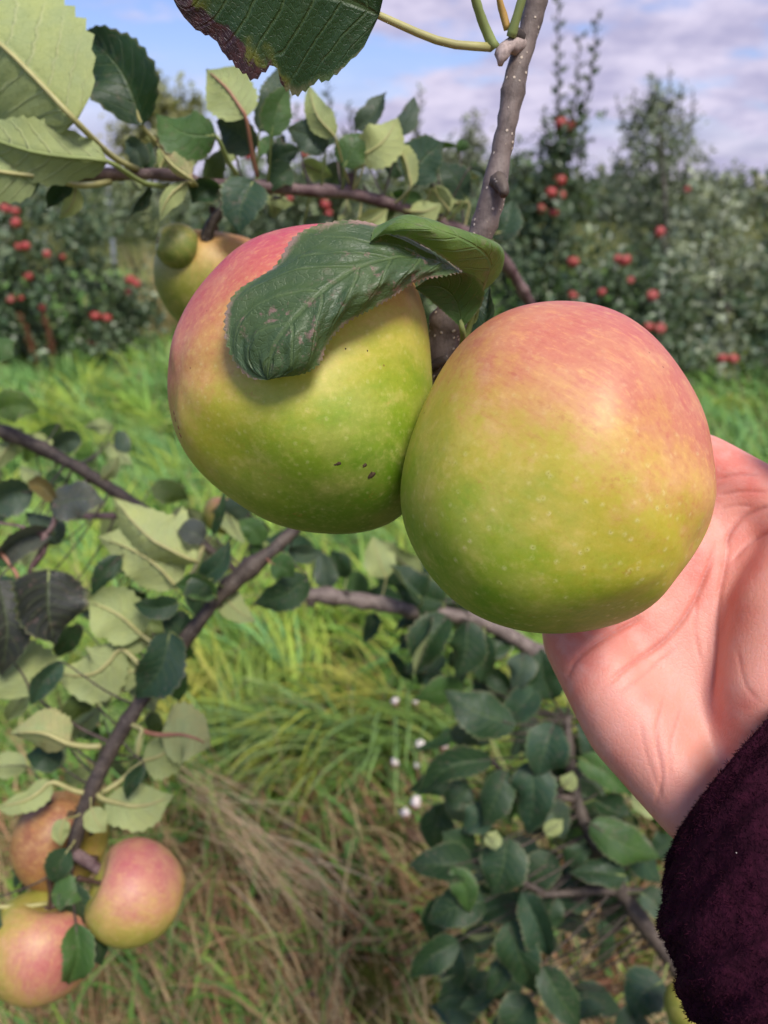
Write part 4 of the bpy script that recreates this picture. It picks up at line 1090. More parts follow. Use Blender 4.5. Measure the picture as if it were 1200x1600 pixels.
# ------------------------------------------------------------------ apples
def outline_apple(name, label, ctr, d, outline, depth_r, mat, dimples, shrink=0.975, nth=128, nph=72):
    """plump body whose girth follows the fruit's uneven lobes; axes: x right, y up, z to the viewer"""
    c = at(ctr[0], ctr[1], d)
    q = np.array(outline, float) - np.array(ctr, float); q[:, 1] *= -1
    ang = np.arctan2(q[:, 1], q[:, 0]); r = np.hypot(q[:, 0], q[:, 1])
    o_ = np.argsort(ang); ang, r = ang[o_], r[o_]
    th = np.linspace(-np.pi, np.pi, 256, endpoint=False)
    rr = np.interp(th, np.concatenate([ang - 2 * np.pi, ang, ang + 2 * np.pi]), np.concatenate([r, r, r]))
    Fq = np.fft.rfft(rr); Fq[11:] = 0
    k = d / FPX * shrink
    th2 = np.linspace(-np.pi, np.pi, nth, endpoint=False)
    rs = np.interp(th2, np.concatenate([th, [np.pi]]), np.concatenate([np.fft.irfft(Fq, 256), np.fft.irfft(Fq, 256)[:1]])) * k
    ph = np.linspace(0, np.pi, nph + 1)
    Mx = np.stack([np.array(RGT), np.array(UPV), np.array(TOCAM)], 1)
    want = rs / (d / FPX * shrink)
    def body(rs):
        vs_ = []
        for p in ph[1:-1]:
            rad = rs * np.sin(p) ** 0.94
            vs_.append(np.stack([rad * np.cos(th2), rad * np.sin(th2), np.full(nth, depth_r * np.cos(p))], 1))
        v = np.vstack(vs_ + [[[0, 0, depth_r]], [[0, 0, -depth_r]]])
        un = v / np.linalg.norm(v, axis=1)[:, None]
        ph3 = ctr[0] * 0.01
        ax_ = np.array(V(dimples[0][0]).normalized()); e1_ = np.cross(ax_, [0.2, 0.1, 0.97]); e1_ /= np.linalg.norm(e1_); e2_ = np.cross(ax_, e1_)
        lob = np.cos(5 * np.arctan2(un @ e2_, un @ e1_) + ph3) * np.sqrt(np.clip(1 - (un @ ax_) ** 2, 0, 1)) * np.clip(0.6 - un @ ax_, 0, 1.2)
        bump = 0.020 * lob + 0.012 * np.sin(un[:, 0] * 4.1 + ph3) * np.sin(un[:, 1] * 3.7 + 1 + ph3) + 0.007 * np.sin(un[:, 0] * 7.3 - un[:, 1] * 5.1 + ph3) + 0.006 * np.sin(un[:, 2] * 8.0 + un[:, 0] * 5.0)
        v = v * (1 + bump)[:, None]
        for (dv, amp, sg) in dimples:
            dv = np.array(V(dv).normalized())
            a = np.arccos(np.clip(un @ dv, -1, 1))
            v = v * (1 - amp * np.exp(-(a / sg) ** 2))[:, None]
        return v
    # settle the girth so that the fruit, seen in perspective, has the breadth measured in the photo
    for _ in range(5):
        v = body(rs)
        W = v @ Mx.T + np.array(c - CAM)
        dep = W @ np.array(FWD)
        X = FPX * (W @ np.array(RGT)) / dep - (ctr[0] - 600); Y = FPX * (W @ np.array(UPV)) / dep - (800 - ctr[1])
        b_ = ((np.arctan2(Y, X) + np.pi) / (2 * np.pi) * nth).round().astype(int) % nth
        got = np.zeros(nth); np.maximum.at(got, b_, np.hypot(X, Y))
        got = np.maximum(got, np.maximum(np.roll(got, 1), np.roll(got, -1)) * 0.985)
        q_ = np.fft.rfft(want / np.maximum(got, 1)); q_[14:] = 0
        rs = rs * np.fft.irfft(q_, nth)
    v = body(rs)
    f = []
    n = nth; rws = nph - 1
    for i in range(rws - 1):
        for j in range(n):
            k2 = (j + 1) % n
            f.append((i * n + j, (i + 1) * n + j, (i + 1) * n + k2, i * n + k2))
    t3 = []
    for j in range(n):
        k2 = (j + 1) % n
        t3.append((rws * n, j, k2)); t3.append((rws * n + 1, (rws - 1) * n + k2, (rws - 1) * n + j))
    root = empty(name, c, label, 'apple', 'the two big apples of the pair')
    root.rotation_euler = cam.rotation_euler
    link('flesh', np_mesh('flesh', v, [np.array(f), np.array(t3)]), mat, root)
    return root, c

OUT_R = [(880, 470), (950, 480), (1010, 515), (1060, 572), (1095, 632), (1112, 690), (1118, 750), (1117, 798), (1101, 838), (1078, 872), (1057, 908), (1020, 945), (970, 973), (900, 988), (850, 990), (800, 982), (740, 960), (690, 920),
         (655, 875), (632, 820), (625, 770), (632, 720), (650, 665), (675, 605), (705, 555), (740, 515), (790, 487), (835, 473)]
OUT_L = [(520, 349), (455, 354), (400, 370), (350, 405), (310, 450), (280, 500), (264, 560), (262, 610), (269, 660), (286, 702), (320, 745), (370, 785), (430, 818), (490, 832), (550, 834), (600, 822), (640, 796), (662, 745), (672, 690),
         (674, 640), (674, 580), (670, 520), (660, 470), (638, 425), (600, 382), (565, 358)]
st_r = [(0.0, srgb(104, 142, 18)), (0.22, srgb(142, 158, 34)), (0.48, srgb(186, 168, 54)), (0.62, srgb(198, 148, 80)), (0.75, srgb(190, 116, 86)), (1.0, srgb(182, 96, 90))]
m_r = apple_material('apple_skin_right', 0.054, (0.50, 0.85, 0.12), st_r, 0.30, 0.95, (0.15, -1, 0.3), (-0.75, 0.55, -0.3), 1.3)
ap_r, c_r = outline_apple('apple', 'large yellow and pink apple on the right, held in the bare palm', (872, 738), .265, OUT_R, .050, m_r, [((-0.62, 0.62, -0.75), 0.34, 0.30), ((0.5, -0.55, -0.75), 0.22, 0.22)])
st_l = [(0.0, srgb(94, 126, 18)), (0.20, srgb(130, 152, 32)), (0.40, srgb(172, 166, 50)), (0.58, srgb(194, 148, 78)), (0.74, srgb(192, 104, 84)), (0.90, srgb(186, 78, 88)), (1.0, srgb(176, 66, 84))]
m_l = apple_material('apple_skin_left', 0.051, (-0.46, 0.86, -0.12), st_l, 0.22, 0.5, (0.2, -0.6, 0.8), (0.8, 0.25, -0.4), 4.1)
ap_l, c_l = outline_apple('apple', 'large apple on the left with a big leaf lying over its top', (468, 595), .300, OUT_L, .047, m_l, [((0.85, 0.10, -0.62), 0.32, 0.30), ((-0.8, -0.3, -0.6), 0.22, 0.25)])

def local_tube(root, name, pts, radii, mat, sides=8):
    P = spline(np.array(pts, float), 10)
    return link(name, tubes_mesh(name, [(P, np.interp(np.linspace(0, 1, 10), np.linspace(0, 1, len(radii)), radii), sides, 0.03)]), mat, root)
local_tube(ap_l, 'stem', [(.030, .004, -.022), (.045, .006, -.024), (.053, .004, -.014)], [.0018, .0016, .0022], M_STEM)
local_tube(ap_r, 'stem', [(-.022, .022, -.030), (-.034, .036, -.042), (-.040, .043, -.050)], [.0018, .0016, .0022], M_STEM)

def blob_mesh(name, pts, r, rng, flat=0.4):
    bm = bmesh.new()
    bmesh.ops.create_icosphere(bm, subdivisions=2, radius=r)
    for v in bm.verts:
        k = 1 + rng.normal(0, 0.16)
        v.co = V((v.co.x * k, v.co.y * k * 0.75, v.co.z * flat))
    me = bpy.data.meshes.new(name); bm.to_mesh(me); bm.free()
    return me
def put_scar(root, c, px, py, d0, rpx, rng, R=0.05, name='blemish', mat=None):
    """a scab on the skin: cast from the camera on the apple's own surface"""
    bpy.context.view_layer.update()
    body = [o for o in root.children if o.name.startswith('flesh')][0]
    mw = root.matrix_world
    inv = mw.inverted()
    o_ = inv @ CAM; dr = (inv.to_3x3() @ (at(px, py, d0) - CAM)).normalized()
    ok, loc, nor, _ = body.ray_cast(o_, dr)
    if not ok: return
    s = link(name, blob_mesh(name, None, rpx * d0 / FPX, rng, .25), mat or M_SCAR, root, loc)
    s.rotation_euler = nor.to_track_quat('Z', 'Y').to_euler()
rg = np.random.default_rng(3)
for (x, y, r) in [(581, 742, 6.5), (570, 727, 4.0), (529, 724, 4.0), (524, 726, 2.5), (540, 545, 1.6), (574, 548, 1.6)]:
    put_scar(ap_l, c_l, x, y, .27, r, rg)
for (x, y) in [(274, 655), (279, 668), (282, 680), (272, 645)]:
    put_scar(ap_l, c_l, x, y, .29, 4, rg, name='russet_scar', mat=M_RUSSET)

# generic apple: lathe with stem cavity, calyx basin and five soft lobes; axis = local z, stem up
def apple_body(R, squat=0.92, lobes=0.03, nseg=32, nrow=24, seed=0):
    rng = np.random.default_rng(seed)
    ph = np.linspace(0, np.pi, nrow + 1)
    th = np.linspace(0, 2 * np.pi, nseg, endpoint=False)
    vs_ = []
    for p in ph:
        r = R * np.sin(p) * (1 + 0.10 * np.cos(p))
        z = R * squat * np.cos(p) - R * 0.34 * np.exp(-(p / 0.42) ** 2) + R * 0.20 * np.exp(-((np.pi - p) / 0.36) ** 2)
        lb = 1 + lobes * np.cos(5 * th + seed) * np.clip((p - 1.2) / 1.5, 0, 1) + 0.025 * np.cos(2 * th + seed * 2)
        vs_.append(np.stack([r * lb * np.cos(th), r * lb * np.sin(th), np.full(nseg, z)], 1))
    v = np.vstack(vs_)
    f = []
    for i in range(nrow):
        for j in range(nseg):
            k = (j + 1) % nseg
            f.append((i * nseg + j, (i + 1) * nseg + j, (i + 1) * nseg + k, i * nseg + k))
    return v, np.array(f)

def small_apple(label, px, py, d, rpx, axis, mat_args, group=None, squat=.92, parts=True, seed=0, lobes=.03, name='apple'):
    """axis: direction of the stem in picture axes (right, up, to viewer)"""
    R = rpx * d / FPX
    c = at(px, py, d)
    root = empty(name, c, label, 'apple', group)
    ax = (RGT * axis[0] + UPV * axis[1] + TOCAM * axis[2]).normalized()
    root.rotation_euler = ax.to_track_quat('Z', 'Y').to_euler()
    v, f = apple_body(R, squat, lobes, seed=seed)
    q = root.rotation_euler.to_matrix().inverted()
    direction, stops, kw = mat_args
    dl = q @ (RGT * direction[0] + UPV * direction[1] + TOCAM * direction[2])
    m = apple_material('apple_skin_' + str(int(px)), R, tuple(dl), stops, streak_axis=(0, 0, 1), lent_dir=(0, 0, -1), seed=seed * 1.7, **kw)
    link('flesh', np_mesh('flesh', v, f), m, root)
    if parts:
        local_tube(root, 'stem', [(0, 0, R * .50), (R * .03, 0, R * .85), (R * .10, R * .05, R * 1.2)], [R * .05, R * .04, R * .06], M_STEM, 7)
        tb = []
        for k in range(5):
            a = k * 1.257
            b0 = np.array([math.cos(a) * R * .05, math.sin(a) * R * .05, -R * .72])
            tb.append((spline([b0, b0 * [1.9, 1.9, 1.06], b0 * [2.8, 2.8, 1.22]], 5), np.linspace(R * .045, R * .01, 5), 5, 0))
        link('calyx', tubes_mesh('calyx', tb), M_CALYX, root)
    return root

ST_PINK = [(0.0, srgb(112, 128, 40)), (0.50, srgb(154, 148, 60)), (0.70, srgb(176, 142, 82)), (0.86, srgb(178, 120, 96)), (1.0, srgb(174, 96, 94))]
ST_ORANGE = [(0.0, srgb(120, 122, 34)), (0.40, srgb(160, 142, 60)), (0.7, srgb(160, 120, 66)), (1.0, srgb(138, 84, 56))]
ST_GRN = [(0.0, srgb(104, 118, 34)), (0.45, srgb(138, 136, 48)), (0.7, srgb(176, 140, 66)), (1.0, srgb(196, 130, 80))]
ST_BUD = [(0.0, srgb(92, 108, 36)), (0.5, srgb(112, 124, 46)), (1.0, srgb(128, 130, 56))]
KW = dict(nz_amp=.36, lent=.5)
TRI = 'three apples at the end of the lower left branch'
small_apple('pink blushed apple, the rightmost of the three on the lower left branch', 212, 1394, .555, 78, (-.72, .35, .25), ((.30, .75, .4), ST_PINK, KW), TRI, 1.0, seed=3)
holey = small_apple('brownish orange apple with holes, topmost of the three on the lower left branch', 92, 1312, .60, 75, (.5, -.1, .35), ((-.2, .4, .8), ST_ORANGE, dict(nz_amp=.75, lent=.4, russet=.7)), TRI, .92, seed=5)
small_apple('half green apple with a red cheek, lowest of the three on the lower left branch', 66, 1478, .555, 88, (.15, .92, -.1), ((.72, .15, .45), ST_PINK, dict(nz_amp=.40, lent=.4)), TRI, .95, seed=8)
small_apple('yellow green apple half hidden behind the big left apple', 335, 440, .53, 92, (.1, .93, .2), ((.45, .75, .1), ST_GRN, KW), None, .95, seed=11)
small_apple('small unripe green apple hanging just below the horizontal branch', 276, 384, .49, 36, (.80, -.12, -.45), ((0, 1, .1), ST_BUD, dict(nz_amp=.2, lent=.15)), None, .95, seed=13, lobes=.05)
small_apple('small blushed apple among leaves beneath the big left apple', 352, 806, .80, 34, (.2, .9, -.1), ((.3, .8, .1), ST_PINK, KW), None, .95, seed=15)
small_apple('yellow apple peeping out beside the dark sleeve at the bottom', 1080, 1576, .70, 42, (.1, .9, .1), ((.5, .4, .1), ST_GRN, KW), None, .95, seed=17)

for (x, y, r) in [(78, 1254, 6), (112, 1272, 8), (142, 1302, 6), (120, 1262, 4)]:
    put_scar(holey, None, x, y, .58, r, rg, name='worm_hole')

# red apples on the trees behind: each its own thing
m_red = apple_material('apple_skin_red', 0.04, (0, 0, 1), [(0.0, srgb(150, 52, 56)), (0.35, srgb(164, 14, 50)), (1.0, srgb(132, 8, 38))], 0.3, 0.2, (0, 0, -1), (0, 0, 1), 2.0)
rv, rf = apple_body(0.041, .9, .03, 20, 14, 1)
red_mesh = np_mesh('red_apple', rv, rf)
red_mesh.materials.append(m_red)
REDS = [  # px, py, y, scale, label
    (8, 326, 5.45, 1.0, 'red apple at the top of the left tree, first of its cluster of three'), (23, 330, 5.4, .95, 'red apple squeezed in the middle of the top cluster on the left tree'), (25, 349, 5.35, 1.0, 'red apple hanging lowest in the top cluster on the left tree'),
    (29, 386, 5.35, .8, 'small dark red apple directly under the top cluster of the left tree'), (40, 385, 5.3, .95, 'bright red apple just below the top cluster on the left tree'), (73, 397, 5.35, .75, 'dull red apple in shade right of the bright one on the left tree'),
    (44, 432, 5.3, .95, 'round dark red apple at mid height of the left tree'), (16, 468, 5.3, .8, 'dark red apple low at the outer edge of the left tree'), (33, 466, 5.35, .6, 'tiny red apple beside the low one at the edge of the left tree'),
    (66, 480, 5.3, .75, 'dark red apple above the rusty dock stems'), (98, 402, 5.5, .6, 'faint brownish red apple at the right side of the left tree'),
    (203, 437, 5.55, 1.0, 'pale pinkish red apple on top of the small round bush'), (213, 443, 5.55, 1.0, 'bright pink red apple at the top right of the small round bush'), (201, 455, 5.6, .8, 'dark red apple tucked under the bright pair on the small bush'),
    (149, 494, 5.5, 1.1, 'bright red apple left of a pair on the small round bush'), (167, 497, 5.5, 1.0, 'darker red apple right of a pair on the small round bush'), (144, 536, 5.5, .85, 'red apple hanging lowest under the small round bush'),
    (387, 243, 5.9, 1.0, 'red apple showing between leaves above the horizontal branch'), (466, 198, 6.0, .9, 'dark red apple highest above the horizontal branch'), (476, 241, 5.9, .8, 'red apple between pale leaf and grey leaf above the horizontal branch'),
    (508, 320, 5.9, 1.1, 'red apple just under the horizontal branch in its middle'), (513, 334, 5.9, .9, 'dim red apple touching the one under the middle of the branch'), (452, 310, 5.9, .8, 'dim red apple below the horizontal branch near the hanging leaf'),
    (674, 398, 6.4, 1.0, 'red apple seen between the folded leaf and the upright branch'),
    (876, 193, 5.45, 1.15, 'red apple highest on the tree with leafy shoots'), (891, 197, 5.45, .9, 'smaller red apple leaning on the highest one of the shoot tree'), (875, 282, 5.35, 1.2, 'orange red apple below the highest pair on the shoot tree'),
    (861, 302, 5.3, 1.1, 'dark red apple at the left of the middle bunch on the shoot tree'), (876, 306, 5.3, .95, 'dark red apple at the right of the middle bunch on the shoot tree'), (846, 326, 5.3, 1.0, 'red apple lower left of the middle bunch on the shoot tree'),
    (865, 332, 5.25, .85, 'pinkish apple under the middle bunch on the shoot tree'), (895, 409, 5.1, 1.1, 'red apple left of the dark pair above the held apple'), (966, 405, 5.1, .9, 'half hidden dark red apple in the leaves of the shoot tree'),
    (976, 407, 5.05, 1.15, 'crimson apple right of the dark half hidden one'), (1031, 363, 5.5, 1.1, 'orange red apple alone high on the right of the shoot tree'), (985, 438, 5.2, .7, 'small dull red apple under the crimson one'),
    (940, 457, 5.05, .8, 'brownish red apple peeping above the held apple'), (1019, 462, 5.1, 1.1, 'bright red apple standing out right above the held apple'), (895, 462, 5.05, .9, 'dim red apple low behind the top of the held apple'),
    (1012, 511, 5.0, 1.1, 'left red apple of the pair at the right shoulder of the held apple'), (1031, 514, 5.0, 1.1, 'right red apple of the pair at the right shoulder of the held apple'), 
    (1128, 560, 4.95, 1.0, 'dark red apple left of the low pair over the sunny grass'), (1145, 561, 4.95, 1.05, 'bright red apple right of the low pair over the sunny grass'), (1198, 594, 5.3, 1.2, 'red apple cut by the right edge of the view'), (1074, 296, 6.3, .7, 'faint pinkish apple high on the olive tree')]
for i, (px, py, y, s, lab) in enumerate(REDS):
    o = bpy.data.objects.new('red_apple', red_mesh)
    COL.objects.link(o)
    o.location = at_y(px, py, y + 0.22)
    o.rotation_euler = (RNG.normal(0, .5), RNG.normal(0, .5), RNG.random() * 6)
    o.scale = (s * 0.86,) * 3
    tag(o, lab, 'apple', 'red apples on the trees behind')

# ------------------------------------------------------------------ small things of the meadow
def dock(px, top, bot, lab, seed):
    rng = np.random.default_rng(seed)
    b = on_ground(px[0], bot)
    t = np.array(at_y(px[1], top, b.y - 0.05))
    root = empty('dock_plant', b, lab, 'plant', 'rusty dock stems by the left tree')
    path = spline([np.array(b), (np.array(b) + t) / 2 + [0.03, 0, 0.02], t], 14)
    link('stem', tubes_mesh('stem', [(path, np.linspace(.006, .002, 14), 6, 0)], b), plain('dock_stem', srgb(150, 84, 52), .8), root)
    n = 520
    s = 0.42 + 0.58 * rng.random(n)
    k = np.clip((s * 13).astype(int), 0, 12); p = path[k] * (1 - (s * 13 - k))[:, None] + path[k + 1] * (s * 13 - k)[:, None]
    p = p + rng.normal(0, 0.016, (n, 3)) * (1.25 - 0.95 * s[:, None]) * (0.6 + 0.5 * np.sin(s * 31)[:, None] ** 2)
    pal = np.array([(0.27, 0.12, 0.065), (0.34, 0.17, 0.09), (0.18, 0.08, 0.05)])
    v, f, c = leaf_cards(p, rand_dir(rng, n), rand_dir(rng, n), 0.012 + 0.012 * rng.random(n), 0.010 + 0.006 * rng.random(n), pal[rng.integers(0, 3, n)])
    o = link('seeds', np_mesh('seeds', v - np.array(b), f, False, col=c), M_GRASS, root); o['kind'] = 'stuff'
dock((62, 28), 488, 610, 'rusty brown dock stem leaning left in front of the left tree', 61)
dock((82, 66), 480, 610, 'rusty brown dock stem standing upright right of the leaning one', 62)

def post():
    b = on_ground(176, 440)
    p0, p1 = np.array(at_y(178, 420, b.y)), np.array(at_y(166, 268, b.y))
    o = link('post', tubes_mesh('post', [(spline([p0 - [0, 0, .5], p1], 6), np.full(6, .035), 10, 0)], b), plain('galvanised_steel', srgb(150, 154, 164), .45, .15, 12), None, b)
    tag(o, 'thin grey metal post between the bushes at upper left', 'post')
post()

M_FLUFF = plain('thistle_down', srgb(226, 214, 206), .95, .2, 300, .1)
M_BRACT = plain('thistle_bract', srgb(150, 112, 92), .9, .4, 300, .1)
def thistle(lab, heads, seed):
    """heads: (px,py,r_px); heads stand about 25 cm above the grass on thin stems from one root"""
    rng = np.random.default_rng(seed)
    pts = []
    for (px, py, r) in heads:
        g = on_ground(px, py + 0.0)
        dr = (g - CAM); p = CAM + dr * 0.84
        pts.append((p, r * (p - CAM).dot(FWD) / FPX))
    base = V(np.mean([np.array(p) for p, r in pts], 0)); base.z = float(gz(base.x, base.y)); base.y += 0.05
    root = empty('thistle', base, lab, 'plant', 'thistles with white seed heads')
    for p, r in pts:
        q = V(p) - base
        link('stem', tubes_mesh('stem', [(spline([(0, 0, 0), np.array(q) * [0.5, 0.5, 0.62], np.array(q) * [0.97, 0.97, 0.93], np.array(q)], 9), np.linspace(.0034, .0018, 9), 5, 0)]), M_BRACT, root)
        bm = bmesh.new()
        bmesh.ops.create_icosphere(bm, subdivisions=2, radius=r)
        for v in bm.verts:
            k = 0.72 + rng.normal(0, .22)
            v.co = V((v.co.x * k, v.co.y * k, v.co.z * k * (0.9 if v.co.z > 0 else 0.7)))
        me = bpy.data.meshes.new('seed_head'); bm.to_mesh(me); bm.free()
        for pl in me.polygons: pl.use_smooth = True
        hd = link('seed_head', me, M_FLUFF, root, q)
        v, q2, t3 = tube_arrays(np.array([(0, 0, -r * 1.3), (0, 0, -r * .8), (0, 0, -r * .25)]), [r * .3, r * .72, r * .78], 8)
        link('bract', np_mesh('bract', v, [q2, t3]), M_BRACT, hd)
thistle('thistle with white seed heads, upper one left of the dark leaves', [(617, 1095, 8), (649, 1096, 7), (681, 1090, 6), (702, 1082, 5)], 71)
thistle('thistle with white seed heads in the middle, around the widest white pair', [(658, 1163, 10), (693, 1162, 10), (617, 1190, 7.5), (652, 1196, 6)], 72)
thistle('thistle with two bright white seed heads, the lowest of the thistles', [(649, 1253, 11), (634, 1269, 9)], 73)
thistle('thistle head cluster of pale fluff close beneath the held apple', [(775, 1020, 10), (790, 1016, 9), (760, 1012, 8)], 74)

# ------------------------------------------------------------------ the person: hand, wrist and fleece sleeve
def capsule(p0, r0, p1, r1, seg=20):
    p0, p1 = np.array(p0), np.array(p1)
    ax = p1 - p0; L = np.linalg.norm(ax); ax /= L
    a = np.cross(ax, [0.3, 0.2, 0.93]); a /= np.linalg.norm(a); b = np.cross(ax, a)
    rings = []
    for q in np.linspace(-np.pi / 2, 0, 7)[1:]: rings.append((r0 * math.sin(q), r0 * math.cos(q)))
    for q in np.linspace(0, np.pi / 2, 7)[:-1]: rings.append((L + r1 * math.sin(q), r1 * math.cos(q)))
    ang = np.linspace(0, 2 * np.pi, seg, endpoint=False)
    v = np.vstack([p0 + ax * z + np.outer(np.cos(ang) * r, a) + np.outer(np.sin(ang) * r, b) for z, r in rings] + [[p0 - ax * r0], [p1 + ax * r1]])
    n = len(rings); f4 = []; f3 = []
    for i in range(n - 1):
        for j in range(seg):
            k = (j + 1) % seg
            f4.append((i * seg + j, i * seg + k, (i + 1) * seg + k, (i + 1) * seg + j))
    for j in range(seg):
        k = (j + 1) % seg
        f3.append((n * seg, k, j)); f3.append((n * seg + 1, (n - 1) * seg + j, (n - 1) * seg + k))
    return v, f4, f3

CHAINS = [
    [(900, 960, .312, 56), (908, 1000, .303, 62), (985, 1130, .291, 74), (1092, 1266, .277, 64)],                       # outer edge of the palm
    [(985, 930, .312, 66), (1060, 1100, .301, 72), (1140, 1260, .281, 58)],
    [(945, 985, .307, 58), (1022, 1118, .296, 70), (1116, 1262, .279, 60)],
    [(1030, 900, .312, 62), (1092, 1056, .302, 68), (1158, 1240, .282, 56)],
    [(1170, 900, .304, 58), (1160, 1040, .294, 66), (1172, 1200, .280, 58)],
    [(1070, 850, .313, 60), (1120, 1010, .304, 66), (1172, 1220, .284, 55)],
    [(1095, 722, .322, 48), (1190, 778, .308, 52), (1240, 830, .298, 58)],                                            # web between index finger and thumb
    [(1130, 800, .315, 50), (1165, 880, .308, 55)],
    [(1262, 850, .290, 62), (1222, 960, .282, 78), (1200, 1080, .276, 76), (1180, 1200, .277, 60)],                    # ball of the thumb
    [(1262, 850, .290, 60), (1292, 770, .286, 47), (1302, 690, .282, 42), (1292, 620, .278, 33)],                      # thumb
    [(1082, 742, .322, 50), (985, 620, .334, 42), (905, 560, .330, 37), (845, 548, .320, 32)],                        # index finger
    [(1030, 800, .328, 48), (905, 690, .342, 42), (820, 650, .334, 37), (765, 640, .324, 31)],
    [(975, 862, .326, 46), (860, 778, .340, 40), (785, 748, .332, 35), (742, 735, .322, 29)],
    [(915, 935, .317, 44), (830, 872, .330, 35), (775, 840, .327, 31), (738, 820, .320, 26)],                         # little finger
    [(1130, 1268, .280, 60), (1185, 1360, .268, 62), (1270, 1520, .25, 72), (1380, 1760, .215, 92)],                   # wrist and forearm
    [(1180, 1250, .282, 50), (1240, 1380, .266, 60), (1330, 1540, .25, 70)],
]
CREASES = [  # polyline in the photo, half width px, depth mm
    ([(1120, 850), (1100, 905), (1076, 955), (1038, 1001), (978, 1044), (940, 1078)], 5.0, 1.1),
    ([(1010, 962), (960, 988), (925, 1010), (898, 1035), (883, 1068)], 4.5, 0.9),
    ([(1138, 852), (1131, 895), (1123, 937), (1117, 1022), (1112, 1107)], 6.0, 1.0),
    ([(1040, 1080), (1026, 1150), (1034, 1214), (1021, 1269)], 4.0, 0.55),
    ([(1210, 786), (1161, 808), (1138, 838), (1136, 862)], 5.0, 1.1),
    ([(1210, 826), (1170, 850), (1142, 880)], 5.0, 0.8),
    ([(1119, 750), (1150, 742), (1190, 741)], 3.5, 0.6), ([(1120, 774), (1160, 768), (1200, 768)], 3.5, 0.6), ([(1122, 796), (1150, 790), (1180, 792)], 3.0, 0.5),
    ([(1090, 930), (1086, 985), (1096, 1040)], 3.5, 0.4), ([(960, 1090), (1000, 1060), (1060, 1010)], 3.0, 0.35), ([(1066, 1100), (1050, 1160), (1046, 1220)], 3.0, 0.35),
    ([(1150, 1010), (1165, 1070), (1190, 1100)], 4.0, 0.3), ([(1000, 1120), (1010, 1180), (1040, 1260)], 3.5, 0.3),
]

